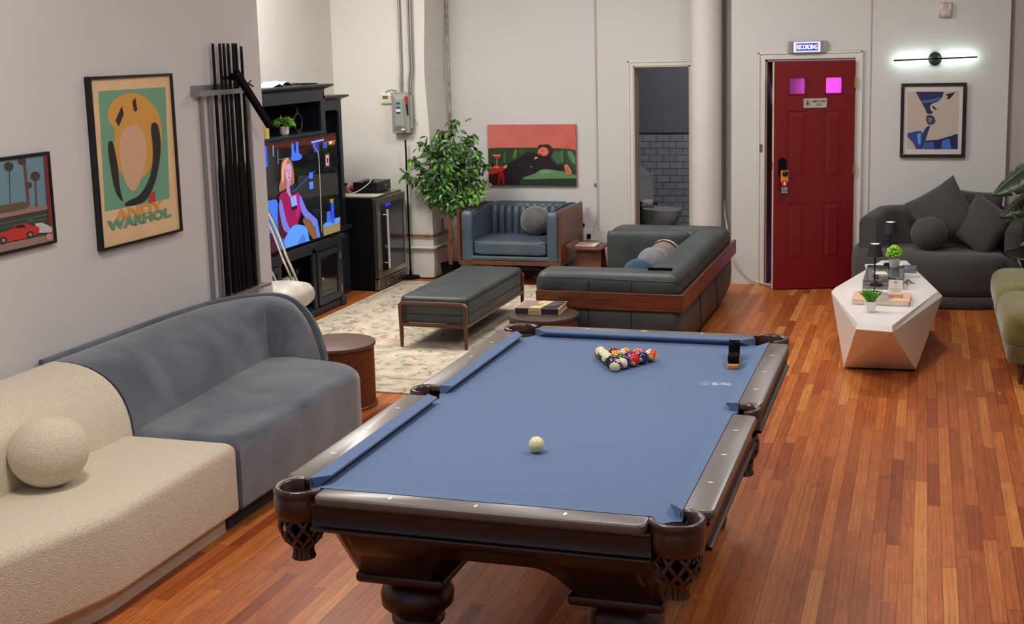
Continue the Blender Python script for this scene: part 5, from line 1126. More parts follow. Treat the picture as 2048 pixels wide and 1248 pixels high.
for k in range(190):
    a = random.uniform(0, 2*PI); e = random.uniform(-.1, 1.2); d = Vector((math.cos(a)*math.cos(e), math.sin(a)*math.cos(e), math.sin(e)))
    p0 = Vector((0, 0, .085))+Vector((d.x*.045, d.y*.065, d.z*.035)); leaf(b, p0, d+Vector((0, 0, random.uniform(-.3, .3))), random.uniform(.025, .05), random.uniform(.009, .014))
b.build('foliage', mat('fresh_green', (70, 130, 30), .5, col2=(120, 180, 50), vscale=30), q, smooth=0)
q = thing('ring_ornament', 'dark metal ring ornament on the top shelf right of the bushy plant', 'ornament', (-4.95, 9.47, 1.5055))
MB().tube([(.0, .072*math.cos(a*PI/16), .085+.072*math.sin(a*PI/16)) for a in range(32)], .009, 10, True).build('ring', mat('dark_pewter', (70, 66, 64), .35, .6), q)
MB().cyl((0, 0, 0), .03, .012, 20).tube([(0, 0, .155), (0, 0, .205)], .008, 8).build('stand', mat('dark_pewter', (70, 66, 64), .35, .6), q)
o = MB().lathe([(.034, 0), (.034, .128), (.03, .132), (.006, .13), (0, .13)], seg=28).build('pillar_candle', mat('yellow_wax', (216, 190, 92), .5), loc=(-4.885, 8.795, 1.5055))
tag(o, 'yellow pillar candle at the left end of the top cabinet shelf', 'candle')
o = MB().box(-.008, -.016, 0, .008, .016, .26).build('white_strip', mat('pale_strip', (190, 184, 172), .6), loc=(-4.944, 9.935, 1.395), smooth=0)
tag(o, 'narrow pale panel standing at the front of the cabinet tower behind the television', 'panel')
pp = [('white_paper', 'crumpled cream paper on top of the media cabinet beside the wall corner', -4.98, 9.02, .12, .11, .028), ('white_paper', 'folded cream sheet in the middle of the pile on top of the media cabinet', -5.02, 9.27, .1, .12, .045)]
for nm, lb, x, y, sx, sy, h in pp:
    b = MB(); n = 7; vs = [((i/(n-1)-.5)*2*sx, (j/(n-1)-.5)*2*sy, h*(1-abs(j/(n-1)-.5)*2)*(.7+.3*random.random())+.002) for i in range(n) for j in range(n)]
    b.add(vs, [(i*n+j, (i+1)*n+j, (i+1)*n+j+1, i*n+j+1) for i in range(n-1) for j in range(n-1)]); o = b.build(nm, m_paper, smooth=30, loc=(x, y, 1.894), solid=.002); tag(o, lb, 'paper')
o = MB().hexa([(-.1, -.13, 0), (.06, -.13, 0), (.06, .16, 0), (-.1, .16, 0)], [(-.1, -.1, .018), (.05, -.12, .014), (.05, .15, .01), (-.1, .15, .012)]).build('dark_folder', m_navyin, loc=(-4.95, 9.60, 1.894), smooth=0)
tag(o, 'dark folder lying flat on top of the media cabinet', 'folder')
o = MB().box(-.02, -.02, 0, .02, .02, .008).build('red_eraser', flat((200, 50, 60)), loc=(-4.95, 10.02, 1.783), smooth=0)
tag(o, 'tiny red object on top of the lower cabinet tower', 'trinket')
# ---------------------------------------------------------------- television
t = thing('television', 'wide flat television showing a seated woman in a magenta top at a microphone', 'television', (-4.79, 9.07, .623))
MB().box(-.012, -.735, .012, .024, .722, .858).box(-.05, -.5, .2, -.012, .5, .7).build('housing', m_black, t, smooth=0, bevel=.002)
MB().box(.0241, -.728, .022, .026, .715, .85).build('screen', mat('screen_black', (16, 17, 22), .08, emit=.35), t, smooth=0)
for s_ in (-1, 1): MB().box(-.08, s_*.5-.012, 0, .08, s_*.5+.012, .012).build('stand_foot', m_black, t, smooth=0)
P = clip([(c, [(u-.005, v+.007) for u, v in p]) for c, p in A_TV], -.722, .709, .026, .845)
b, ms = picture(P, 'X', emit=.62, eps=.0003); o = b.build('screen_image', ms, t, smooth=0); o.location = (.026, 0, 0)
b = MB().box(.024, -.735, .012, .027, .722, .021).box(.024, -.735, .851, .027, .722, .858).box(.024, .716, .012, .027, .722, .858).box(.024, -.735, .012, .027, -.729, .858); b.build('bezel', mat('thin_bezel', (60, 50, 46), .3, .5), t, smooth=0)
# ---------------------------------------------------------------- chrome chair behind the wall corner
t = thing('chrome_chair', 'chair with arched chrome tubes and a round pale cushion behind the wall corner', 'chair', (-4.42, 7.80, 0.0125))
MB().rbox((.13, .03, .455), (.36, .42, .15), .07, 10, (0, 0, .03)).build('seat_cushion', mat('pale_grey_vinyl', (200, 194, 182), .45, col2=(176, 170, 158), vscale=7, bump=.3, bscale=12), t, smooth=80)
for x0 in (.10, .062):
    b = MB().tube([tuple(p_) for p_ in smoothpath([(x0, -.32, 1.30), (x0, -.20, 1.20), (x0, -.035, 1.055), (x0, .083, .898), (x0, .20, .70), (x0, .298, .556), (x0, .37, .42), (x0, .38, .36)], 6)], .0125 if x0 > .08 else .010, 10); b.build('chrome_arch', m_chrome, t)
for x0 in (-.02, -.055):
    b = MB().tube([tuple(p_) for p_ in smoothpath([(x0, -.1, .92), (x0, .05, .75), (x0, .18, .602), (x0, .25, .506), (x0, .34, .388), (x0, .36, .30)], 6)], .012, 10); b.build('chrome_arch', m_chrome, t)
MB().cyl((.13, .03, .03), .024, .36, 14).build('pedestal', m_chrome, t)
MB().tube([(.38-.28, .36, .37), (-.05, .33, .37)], .01, 8).tube([(.10, .37, .38), (.13, .03, .38), (-.03, .34, .38)], .008, 8).build('cross_bar', m_chrome, t)
MB().lathe([(.17, 0), (.17, .012), (.05, .03), (0, .03)], (.05, -.0, .0), 36).build('base_plate', m_chrome, t)

# ---------------------------------------------------------------- wine fridge
t = thing('wine_fridge', 'stainless steel framed wine fridge with a dark glass door against the pale wall', 'fridge', (-4.977, 10.695, 0))
y0, y1 = -.325, .325
MB().box(-.30, y0+.005, .02, .25, y1-.005, .845).build('cabinet_body', m_matteblack, t, smooth=0)
MB().box(-.30, y0, .845, .262, y1, .862).build('top_plate', m_steel, t, smooth=0, bevel=.002)
dd = MB()
for a, c, e, f in ((y0, y0+.075, .12, .845), (y1-.04, y1, .12, .845), (y0+.075, y1-.04, .785, .845), (y0+.075, y1-.04, .12, .17)): dd.box(.255, a, e, .298, c, f)
dd = dd.build('door', m_steel, t, smooth=0, bevel=.002)
MB().box(.26, y0+.075, .17, .29, y1-.04, .785).build('glass_pane', m_glass, dd, smooth=0)
MB().tube([(.345, -.20, .20), (.345, -.20, .74)], .0115, 12).tube([(.298, -.20, .25), (.345, -.20, .25)], .006, 8).tube([(.298, -.20, .69), (.345, -.20, .69)], .006, 8).build('door_handle', mat('satin_handle', (215, 212, 208), .35, .6), dd)
MB().cyl((.298, .03, .145), .008, .006, 12, Matrix.Rotation(PI/2, 3, 'Y')).build('lock', m_brass, dd)
MB().box(.2905, -.12, .755, .2915, .0, .778).build('blue_display', mat('blue_led', (30, 30, 230), .4, emit=1.6), dd, smooth=0)
b = MB().box(.25, y0, .012, .285, y1, .105); b.build('kick_grille', m_steel, t, smooth=0)
b = MB()
for r_ in range(4):
    for c_ in range(3): b.box(.2851, y0+.03+c_*.2, .026+r_*.019, .2866, y0+.03+c_*.2+.175, .034+r_*.019)
b.build('grille_slot', m_matteblack, t, smooth=0)
MB().box(-.28, y0+.02, 0, .24, y1-.02, .02).build('foot', m_matteblack, t, smooth=0)
# on the fridge
o = thing('black_receiver', 'black electronics box on top of the wine fridge', 'electronics', (-4.93, 10.84, .8625))
MB().box(-.12, -.16, .005, .12, .16, .098).build('housing', m_black, o, smooth=0, bevel=.003)
MB().cyl((.12, .04, .055), .011, .006, 14, Matrix.Rotation(PI/2, 3, 'Y')).build('knob', mat('silver_knob', (190, 190, 190), .3, .8), o)
MB().box(-.1, -.14, 0, .1, .14, .005).build('foot', m_black, o, smooth=0)
MB().box(-.02, -.15, .098, .06, -.06, .105).build('top_vent', m_matteblack, o, smooth=0)
o = MB().box(-.20, -.11, 0, .20, .11, .004).build('paper_pile', mat('mixed_papers', (210, 205, 190), .7, col2=(170, 176, 150), vscale=16), loc=(-4.9, 10.50, .8625), rot=(0, 0, .05), smooth=0)
tag(o, 'flat loose papers spread on the near side of the wine fridge top', 'paper')
o = MB().rbox((0, 0, .032), (.07, .09, .06), .03, 6).build('pink_pouch', mat('hot_pink', (214, 50, 120), .6, bump=.3, bscale=30), loc=(-5.10, 10.79, .8625), smooth=80)
tag(o, 'small hot pink pouch between the amber bottle and the receiver', 'pouch')
q = thing('amber_bottle', 'tiny amber bottle with a black cap beside the cabinet tower', 'bottle', (-5.13, 10.695, .8625))
MB().lathe([(.02, 0), (.02, .05), (.012, .062), (.012, .07), (0, .07)], seg=16).build('glass_body', mat('amber', (150, 74, 30), .2), q)
MB().cyl((0, 0, .07), .014, .022, 14).build('cap', m_black, q)
o = MB().tube([tuple(p) for p in smoothpath([(-5.02, 10.42, .872), (-4.92, 10.50, .90), (-4.85, 10.62, .97), (-4.90, 10.72, 1.0), (-4.98, 10.74, .99)], 7)], .0045, 8).build('white_cable', m_cord)
tag(o, 'white braided cable arching over the receiver on the wine fridge', 'cable')

# ---------------------------------------------------------------- pale wall: disconnect box, thermostat, conduits, floor lamp, pipes
t = thing('electrical_disconnect', 'grey electrical disconnect box with a red handle on the pale wall', 'electrical box', (-4.70, 11.14, 1.58))
MB().box(-.093, -.09, -.19, .085, 0, .19).build('enclosure', mat('grey_enamel', (140, 144, 138), .45), t, smooth=0, bevel=.004)
MB().hexa([(-.078, -.09, -.175), (.06, -.09, -.175), (.06, -.09, .172), (-.078, -.09, .172)], [(-.045, -.118, -.120), (.045, -.118, -.120), (.03, -.118, .125), (-.045, -.118, .125)]).build('front_cover', mat('grey_enamel', (140, 144, 138), .45), t, smooth=0, bevel=.003)
b = MB(); b.M = T(-.012, -.1185, .045) @ RX
for i, (c, h0, h1) in enumerate(((0, .035, .052), (1, .012, .035), (2, -.008, .012), (3, -.036, -.008), (4, -.052, -.036))):
    b.mi = c; b.box(-.02, h0, 0, .02, h1, .0008)
b.build('warning_label', [flat((20, 30, 44)), flat((70, 150, 190)), flat((40, 70, 90)), flat((225, 215, 210)), flat((20, 30, 44))], t, smooth=0)
b = MB(); b.text('DANGER', .02, T(-.012, -.1196, .087) @ RX, 0, fit=(.033, .009)); b.text('OFF', .02, T(-.012, -.1196, .022) @ RX, 0, fit=(.022, .010)); b.build('label_text', flat((200, 90, 60)), t, smooth=0)
MB().box(.012, -.1195, -.165, .044, -.0905, -.148).build('rating_tag', flat((226, 216, 170)), t, smooth=0)
MB().box(.085, -.07, -.15, .107, -.015, .16).build('side_mechanism', mat('grey_enamel', (140, 144, 138), .45), t, smooth=0, bevel=.003)
b = MB().tube([(.075, -.10, -.02), (.07, -.105, .08)], .007, 8); b.build('lever', m_matteblack, t)
b = MB().tube([(.07, -.105, .08), (.066, -.107, .155)], .012, 10); b.build('red_handle', flat((200, 30, 40), .35), t)
MB().tube([(.107, -.05, -.05), (.125, -.05, -.06), (.12, -.05, -.09)], .006, 6).build('hasp', mat('hasp_steel', (190, 190, 186), .35, .8), t)
t = thing('thermostat', 'cream wall thermostat with a green display left of the electrical disconnect box', 'thermostat', (-4.862, 11.14, 1.712))
tc_ = MB().plan(rect(-.068, -.048, .068, .048, .01, 3), dome(0, .028, 0, .006, 2)).build('case', mat('thermostat_cream', (222, 214, 190), .5), t); tc_.data.transform(Matrix.Rotation(PI/2, 4, 'X'))
MB().box(-.045, -.0295, -.006, .012, -.0275, .026).build('display', flat((96, 108, 44), .3), t, smooth=0)
b = MB()
for x, z in ((.03, .018), (.046, .018), (.038, .004), (-.03, -.032), (-.01, -.032), (.012, -.032)): b.box(x-.006, -.030, z-.004, x+.006, -.0275, z+.004)
b.build('button', flat((190, 182, 160)), t, smooth=0)
MB().tube([tuple(p) for p in smoothpath([(-.02, -.012, .046), (.0, -.02, .07), (.05, -.02, .08), (.10, -.02, .068)], 5)], .003, 6).build('wire', m_matteblack, t)
m_cond = mat('galvanised_conduit', (150, 150, 142), .4, .7)
for k, (x0, x1, x2, r, lb) in enumerate(((-4.705, -4.705, -4.71, .013, 'left galvanised conduit running up from the disconnect box'), (-4.61, -4.615, -4.630, .011, 'middle galvanised conduit running up from the disconnect box'), (-4.583, -4.588, -4.604, .012, 'right galvanised conduit, bending in to meet its neighbour above the disconnect box'))):
    yy = 11.115 if k < 2 else 11.10
    o = MB().tube([(x2, yy-.012, 1.765), (x2, yy-.012, 1.84), (x1, yy, 1.98), (x1, yy, 2.3), (x0, yy, 3.69)], r, 12).build('conduit', m_cond)
    tag(o, lb, 'conduit', 'conduits above the disconnect box')
for z, x in ((2.12, -4.60),): MB()
t = thing('floor_lamp', 'slim black floor lamp pole on a round base beside the wine fridge', 'floor lamp', (-4.672, 10.98+.09, 0))
MB().lathe([(.088, 0), (.09, .012), (.085, .022), (.014, .028), (0, .028)], seg=40).build('base', m_matteblack, t)
MB().tube([(0, 0, .026), (0, .0, 1.325)], .0085, 12).cyl((0, 0, .028), .013, .05, 12).build('pole', m_matteblack, t)
m_copper = mat('copper', (180, 96, 60), .35, .8)
o = MB().tube([(-5.2, 11.12, .408), (-4.50, 11.12, .408), (-4.452, 11.12, .408), (-4.442, 11.13, .408), (-4.442, 11.50, .408)], .009, 8).tube([(-4.53, 11.12, .408), (-4.49, 11.12, .408)], .0125, 8).tube([(-4.442, 11.40, .408), (-4.442, 11.44, .408)], .0125, 8).build('copper_pipe', m_copper)
tag(o, 'thin copper pipe running round the foot of the white pier', 'pipe')
o = MB().tube([(-5.2, 11.118, .290), (-4.455, 11.118, .290), (-4.436, 11.13, .290), (-4.436, 11.60, .290)], .014, 10).tube([(-4.47, 11.118, .29), (-4.44, 11.118, .29)], .019, 10).tube([(-4.436, 11.42, .29), (-4.436, 11.46, .29)], .019, 10).build('white_pipe', m_trim)
tag(o, 'thick white painted pipe below the copper pipe on the pier', 'pipe')
o = MB().box(-.002, -.02, -.07, .012, .02, .07).build('raceway_box', mat('grey_raceway', (120, 124, 120), .5), loc=(-4.458, 11.392, .47), smooth=0)
tag(o, 'short grey vertical conduit box on the side of the pier behind the ficus', 'conduit box')
o = MB().tube([tuple(p) for p in smoothpath([(-4.70, 11.08, .008), (-4.50, 11.05, .008), (-4.44, 11.09, .008), (-4.41, 11.25, .008), (-4.35, 11.40, .008), (-4.1, 11.58, .012), (-3.7, 11.62, .05), (-3.5, 11.62, .03)], 6)], .006, 6).build('black_cable', m_matteblack)
tag(o, 'black cable trailing along the floor at the foot of the pier', 'cable')
# corner pipe (old dark seam) and wall raceway on the painting wall
o = MB().tube([(-4.437, 11.655, 1.30), (-4.437, 11.655, H-.01)], .010, 8).build('corner_pipe', mat('weathered_pipe', (130, 126, 118), .6, col2=(196, 188, 180), vscale=18))
tag(o, 'thin weathered vertical pipe in the wall corner above the ficus', 'pipe')
t = thing('wall_raceway', 'thin vertical cable raceway on the back wall right of the painting', 'cable raceway', (-2.968, 11.67, 0))
MB().box(-.004, -.012, .42, .010, 0, H-.01).build('channel', mat('raceway_paint', (176, 166, 158), .6), t, smooth=0)
MB().box(-.028, -.02, .84, -.004, 0, .865).build('clip', mat('clip_grey', (120, 112, 104), .5), t, smooth=0)
MB().tube([tuple(p) for p in smoothpath([(-.005, -.006, .62), (-.02, -.008, .50), (-.035, -.01, .40)], 4)], .004, 6).build('white_wire', m_cord, t)
t = thing('wall_outlet', 'white wall outlet with a black plug above the plywood side table', 'outlet', (-3.04, 11.67, .365))
MB().box(-.07, -.008, -.055, .07, 0, .055).build('face_plate', m_trim, t, smooth=0, bevel=.002)
MB().box(-.032, -.035, -.03, .004, -.008, .01).build('plug', m_matteblack, t, smooth=0, bevel=.004)
o = MB().ball((0, 0, 0), .013, seg=14, rings=8).build('door_stop', m_matteblack, loc=(-3.105, 11.655, .465))
tag(o, 'small black round door stop on the wall beside the loveseat', 'door stop')
# cord looping at the door wall and behind the column
o = MB().tube([tuple(p) for p in smoothpath([(-1.74, 11.60, .72), (-1.735, 11.56, .62), (-1.69, 11.45, .45), (-1.645, 11.30, .27), (-1.55, 11.30, .13), (-1.46, 11.295, .05), (-1.36, 11.285, .02), (-1.24, 11.20, .008)], 8)], .006, 8).build('sagging_wire', m_cord)
tag(o, 'white cord sagging along the wall down to the foot of the red door', 'cord')
o = MB().tube([(-1.748, 11.655, .70), (-1.748, 11.655, H-.01)], .008, 8).build('thin_pipe', mat('beige_pipe', (150, 132, 100), .6))
tag(o, 'thin beige vertical pipe in the niche right of the round column', 'pipe')

# ---------------------------------------------------------------- toilet
t = thing('toilet', 'white toilet with raised lid seen through the open doorway', 'toilet', (-2.78, 13.62, 0), -.5)
b = MB(); rings = []
for z, sx, sy, cx in ((0, .10, .10, -.02), (.05, .095, .095, -.02), (.14, .125, .12, 0), (.20, .175, .155, .03), (.27, .21, .178, .05), (.33, .228, .187, .06), (.365, .23, .188, .06)):
    rings.append([(cx+sx*math.cos(a*PI/16), sy*math.sin(a*PI/16), z) for a in range(32)])
b.sweep(rings); b.build('bowl', m_porc, t, smooth=60)
b = MB(); n = 32
b.sweep([[((.06+(.235-q)*math.cos(a*PI/16)), (.19-q)*math.sin(a*PI/16), z) for q, z in ((0, .366), (0, .38), (.05, .384), (.055, .366))] for a in range(32)], closed=True); b.build('seat', m_porc, t, smooth=60)
b = MB(); b.sweep([[(-.19+.05*k-.16*(z-.38), s_, z) for s_, z in [(.17*math.cos(a*PI/12), .60+.22*math.sin(a*PI/12)) for a in range(24)]] for k in (0, .4)]); b.build('lid', m_porc, t, smooth=50)
MB().box(-.42, -.2, .36, -.22, .2, .74).build('tank', m_porc, t, smooth=0, bevel=.015)
t = thing('toilet_paper_stand', 'black toilet paper stand holding a white roll in front of the toilet', 'paper stand', (-2.90, 13.25, 0))
MB().cyl((0, 0, 0), .08, .015, 24).tube([(0, 0, .01), (0, 0, .50)], .011, 8).tube([(-.05, 0, .01), (-.05, 0, .40)], .011, 8).tube([(0, 0, .475), (.19, 0, .475)], .008, 8).build('stand', m_matteblack, t)
MB().lathe([(.045, 0), (.045, .10)], (.045, 0, .475), 20, Matrix.Rotation(PI/2, 3, 'Y')).build('paper_roll', m_paper, t)

# ---------------------------------------------------------------- white faceted coffee table
t = thing('coffee_table', 'long white faceted coffee table narrowing at both ends', 'coffee table', (-.235, 9.2, 0))
top = [(-.373, 7.915), (-.155, 7.875), (.152, 9.08), (-.105, 10.36), (-.298, 10.34), (-.605, 9.10)]
bot = [(-.470, 8.415), (-.012, 8.45), (-.03, 9.2), (-.06, 9.85), (-.42, 9.85), (-.46, 9.2)]
b = MB(); b.M = Matrix.Translation((.235, -9.2, 0))
cxy = Vector((-.235, 9.12))
def sc2(P, k): return [tuple(cxy+(Vector(p)-cxy)*k) for p in P]
inner = []
for p in top:
    v = Vector(p)-cxy; inner.append(tuple(cxy+v*(1-.032/max(.3, v.length)*1.0)))
vs = [(x, y, .012) for x, y in bot]+[(x, y, .385) for x, y in top]+[(x, y, .42) for x, y in inner]
fs = [list(range(6))[::-1], [12+i for i in range(6)]]+[(6+i, 6+(i+1) % 6, 12+(i+1) % 6, 12+i) for i in range(6)]
fs += [(0, 1, 7, 6), (1, 8, 7), (1, 2, 8), (2, 3, 8), (3, 9, 8), (3, 4, 10, 9), (4, 11, 10), (4, 5, 11), (5, 0, 11), (0, 6, 11)]
b.add(vs, fs); b.build('faceted_body', m_white, t, smooth=0, bevel=.002)
b = MB(); b.M = Matrix.Translation((.235, -9.2, 0)); b.add([(x, y, 0) for x, y in sc2(bot, .96)]+[(x, y, .012) for x, y in sc2(bot, .96)], [list(range(6))[::-1], [6+i for i in range(6)]]+[(i, (i+1) % 6, 6+(i+1) % 6, 6+i) for i in range(6)]); b.build('plinth', m_matteblack, t, smooth=0)
zt = .4205
def table_lamp(loc, label, h, shade_h, rt, rb_):
    q = thing('table_lamp', label, 'table lamp', loc, 0, 'black cordless lamps on the white table')
    MB().lathe([(.045, 0), (.046, .008), (.042, .012), (.006, .014), (0, .014)], seg=32).build('base', m_matteblack, q)
    MB().tube([(0, 0, .012), (0, 0, h-shade_h+.03)], .0055, 10).tube([(0, 0, h-shade_h-.045), (0, 0, h-shade_h+.03)], .008, 10).build('pole', mat('dark_blue_metal', (60, 62, 78), .25, .9), q)
    z0, z1 = h-shade_h, h
    MB().sweep([[((r_)*math.cos(a*PI/20), (r_)*math.sin(a*PI/20), z) for a in range(40)] for r_, z in ((rb_, z0), (rt, z1), (rt-.003, z1), (rb_-.003, z0))], closed=True).build('lamp_shade', mat('black_lampshade', (30, 32, 34), .4), q, smooth=60)
    MB().lathe([(rt-.004, z1-.006), (0, z1-.005)], seg=32).build('top_diffuser', mat('lamp_diffuser', (245, 245, 255), .5, emit=5.0), q)
    MB().lathe([(rb_*.85, z0+.03), (0, z0+.031)], seg=32).build('bulb_disc', mat('lamp_bulb', (255, 240, 225), .5, emit=14.0), q)
    return q
table_lamp((-.302, 8.92, zt), 'black cordless table lamp nearer the camera on the white table', .350, .088, .037, .054)
table_lamp((-.231, 10.09, zt), 'black cordless table lamp at the far end of the white table', .340, .090, .039, .055)
# near grass plant in square pot
q = thing('potted_plant', 'small grassy plant in a square white pot at the near end of the white table', 'plant', (-.305, 8.30, zt), .2)
MB().hexa([(-.024, -.024, 0), (.024, -.024, 0), (.024, .024, 0), (-.024, .024, 0)], [(-.037, -.037, .068), (.037, -.037, .068), (.037, .037, .068), (-.037, .037, .068)]).build('pot', m_white, q, smooth=0, bevel=.002)
b = MB()
for k in range(120):
    a = random.uniform(0, 2*PI); r_ = random.uniform(0, .022); d = Vector((math.cos(a)*random.uniform(.1, .7), math.sin(a)*random.uniform(.1, .7), 1)); leaf(b, Vector((r_*math.cos(a), r_*math.sin(a), .064)), d, random.uniform(.05, .098), .010)
b.build('foliage', m_grassy, q, smooth=0)
# mirrored boxes
mir = mat('smoked_mirror', (120, 122, 128), .05, .9)
q = thing('mirrored_box', 'stack of two smoked mirror boxes lying on the white table', 'box', (-.25, 9.385, zt), -.01)
MB().box(-.135, -.32, 0, .135, .32, .031).build('lower_box', mir, q, smooth=0, bevel=.001)
MB().box(-.133, -.318, .033, .133, .318, .064).build('upper_box', mir, q, smooth=0, bevel=.001)
q = thing('potted_plant', 'round bright green plant in a white pot on the mirrored boxes', 'plant', (-.185, 9.60, zt+.0645))
MB().lathe([(.026, 0), (.034, .01), (.041, .066), (.037, .066), (.034, .058), (0, .058)], seg=30).build('pot', mat('speckled_pot', (216, 212, 208), .6, var=.1, vscale=60), q)
b = MB()
for k in range(150):
    a = random.uniform(0, 2*PI); e = random.uniform(-.25, PI/2); d = Vector((math.cos(a)*math.cos(e), math.sin(a)*math.cos(e), math.sin(e))); c = Vector((0, 0, .10))+Vector((d.x*.054, d.y*.054, d.z*.062))
    b.ball(tuple(c), random.uniform(.009, .014), (1, 1, .8), 7, 5)
b.build('foliage', m_leaf_bright, q, smooth=80)
q = thing('card_deck', 'small white and purple card box on the mirrored boxes', 'card box', (-.275, 9.27, zt+.0645), .2)
MB().box(-.045, -.06, 0, .045, .06, .018).build('carton', m_paper, q, smooth=0); MB().box(-.0455, -.0605, .002, -.02, .05, .0165).build('purple_print', flat((80, 70, 140)), q, smooth=0)
# peach book and wifi card
q = thing('book', 'peach and cream hardback lying on the near part of the white table', 'book', (-.245, 8.65, zt), -.02)
MB().box(-.18, -.145, .003, .18, .145, .030).build('pages', m_paper, q, smooth=0)
MB().box(-.186, -.15, 0, .186, .15, .003).box(-.186, -.15, .030, .186, .15, .034).box(-.187, .146, 0, .187, .151, .034).build('cover', mat('peach_cover', (232, 184, 148), .4), q, smooth=0)
b = MB(); b.add([(-.04, -.149, .0343), (.05, -.149, .0343), (.12, .1, .0343), (-.02, .149, .0343)], [(0, 1, 2, 3)]); b.build('cover_picture', mat('cover_grey', (190, 176, 172), .3, col2=(150, 140, 140), vscale=12), q, smooth=0)
q = thing('wifi_card', 'white wifi card standing in a light wood block on the peach book', 'sign', (-.157, 8.64, zt+.0345), -.12)
MB().box(-.048, -.018, 0, .048, .018, .022).build('wood_block', mat('pale_wood', (214, 172, 138), .6), q, smooth=0, bevel=.002)
b = MB(); b.M = T(0, 0, .02) @ Matrix.Rotation(D(-12), 4, 'X'); b.box(-.046, -.001, 0, .046, .001, .094); b.build('card', flat((232, 226, 222), .6), q, smooth=0)
b = MB(); b.M = T(0, -.0016, .02) @ Matrix.Rotation(D(-12), 4, 'X') @ Matrix.Rotation(PI/2, 4, 'X')
def arc(cx, cy, r0, r1):
    for k in range(8):
        a0, a1 = D(45+90*k/8), D(45+90*(k+1)/8)
        b.add([(cx+r0*math.cos(a0), cy+r0*math.sin(a0), 0), (cx+r1*math.cos(a0), cy+r1*math.sin(a0), 0), (cx+r1*math.cos(a1), cy+r1*math.sin(a1), 0), (cx+r0*math.cos(a1), cy+r0*math.sin(a1), 0)], [(0, 1, 2, 3)])
arc(0, .064, .005, .008); arc(0, .064, .011, .014); arc(0, .064, .018, .021)
b.text('wifi', .012, T(0, .052, .0), 0, fit=(.012, .008)); b.text('Connect to', .012, T(0, .034, .0), 0, fit=(.06, .009)); b.text('our network', .012, T(0, .019, .0), 0, fit=(.05, .008))
b.build('printed_symbol', flat((60, 56, 60)), q, smooth=0)
o = MB().plan(rect(-.06, -.09, .06, .09, .004, 2), [(0, 0), (0, .016)]).build('white_booklets', mat('booklet_white', (222, 214, 216), .4), loc=(-.345, 9.93, zt), rot=(0, 0, .1), smooth=0)
tag(o, 'white booklets on the left far side of the white table', 'booklet')
q = thing('book', 'grey and purple paperback on the right far side of the white table', 'book', (-.085, 9.86, zt), -.08)
MB().box(-.052, -.1, .002, .052, .1, .024).build('pages', m_paper, q, smooth=0); MB().box(-.055, -.103, .024, .055, .103, .026).box(-.055, -.103, 0, .055, .103, .002).box(-.055, -.104, 0, .055, -.1005, .026).build('cover', mat('mauve_cover', (128, 124, 140), .3, col2=(90, 88, 104), vscale=14), q, smooth=0)
b = MB()
for k in range(5): a = k*1.1; b.tube([tuple(p) for p in smoothpath([(-.0, 0, .03), (.012*math.cos(a), .014*math.sin(a), .02), (.028*math.cos(a), .03*math.sin(a), .004), (.04*math.cos(a)+.01, .055*math.sin(a), .004)], 3)], .004, 6)
o = b.build('key_bunch', mat('key_metal', (150, 146, 130), .35, .7), loc=(-.082, 9.33, zt)); tag(o, 'bunch of keys with a strap on the white table beside the mirrored boxes', 'keys')

# ---------------------------------------------------------------- charcoal sofa under the picture
t = thing('sofa', 'deep charcoal fabric sofa with a curved front under the framed kiss picture', 'sofa', (.19, 10.95, 0))
off = Matrix.Translation((-.19, -10.95, 0))
seatp = rpoly([(-.56, 11.28), (-.56, 10.85), (-.25, 10.54), (.30, 10.47), (.66, 10.56), (.68, 11.28)], [.11, .25, .4, .6, .15, .11], 8)
b = MB(); b.M = off; b.plan([(x, y) for x, y in seatp], [(.03, .10), (.01, .12), (0, .16), (-.004, .26), (0, .36), (.015, .40), (.045, .425), (.10, .435)]); b.build('seat', m_dkfab, t, smooth=70)
b = MB(); b.M = off; b.plan(seatp, [(.012, .0), (.0, .02), (.0, .085), (.012, .10)]); b.build('base', m_dkfab, t, smooth=70)
def wall_sec(path, hfun, th):
    P = smoothpath([(x, y, 0) for x, y in path], 7); n = len(P); rings = []
    for i, p in enumerate(P):
        t_ = (P[min(n-1, i+1)]-P[max(0, i-1)]).normalized(); o_ = Vector((t_.y, -t_.x, 0)); h = hfun(i/(n-1)); pr = []
        for k in range(9): a = PI*k/8; pr.append((th/2-th/2*math.cos(a), h-.06+.06*math.sin(a)))
        rings.append([(p.x+o_.x*a, p.y+o_.y*a, z) for a, z in [(0, .05)]+pr+[(th, .05)]])
    return rings
b = MB(); b.M = off
b.sweep(wall_sec([(-.50, 10.86), (-.40, 11.08), (-.26, 11.22), (0, 11.28), (.4, 11.28), (.68, 11.24), (.80, 11.08), (.82, 10.85), (.79, 10.62), (.76, 10.56)], lambda u: .70+.06*min(1, u*8) if u < .5 else .76-.10*max(0, (u-.80)/.20)**2.2, .15)); b.build('backrest', m_dkfab, t, smooth=70)
def pillow(name, loc, rot, w, h, th, m, label):
    b = MB(); n = 12; vs = []; fs = []
    for s_ in (1, -1):
        k0 = len(vs)
        for i in range(n+1):
            for j in range(n+1):
                u, v = i/n*2-1, j/n*2-1; e = (1-u**2)*(1-v**2); pin = 1-.06*(1-abs(u)**2)*abs(v)**2
                vs.append((u*w/2*(1-.07*(1-v*v)*abs(u)**3), s_*th/2*(max(0, e))**.42, v*h/2*(1-.07*(1-u*u)*abs(v)**3)))
        for i in range(n):
            for j in range(n): q = [k0+i*(n+1)+j, k0+(i+1)*(n+1)+j, k0+(i+1)*(n+1)+j+1, k0+i*(n+1)+j+1]; fs.append(q if s_ < 0 else q[::-1])
    b.add(vs, fs); o = b.build(name, m, smooth=80, loc=loc, rot=rot); tag(o, label, 'pillow'); return o
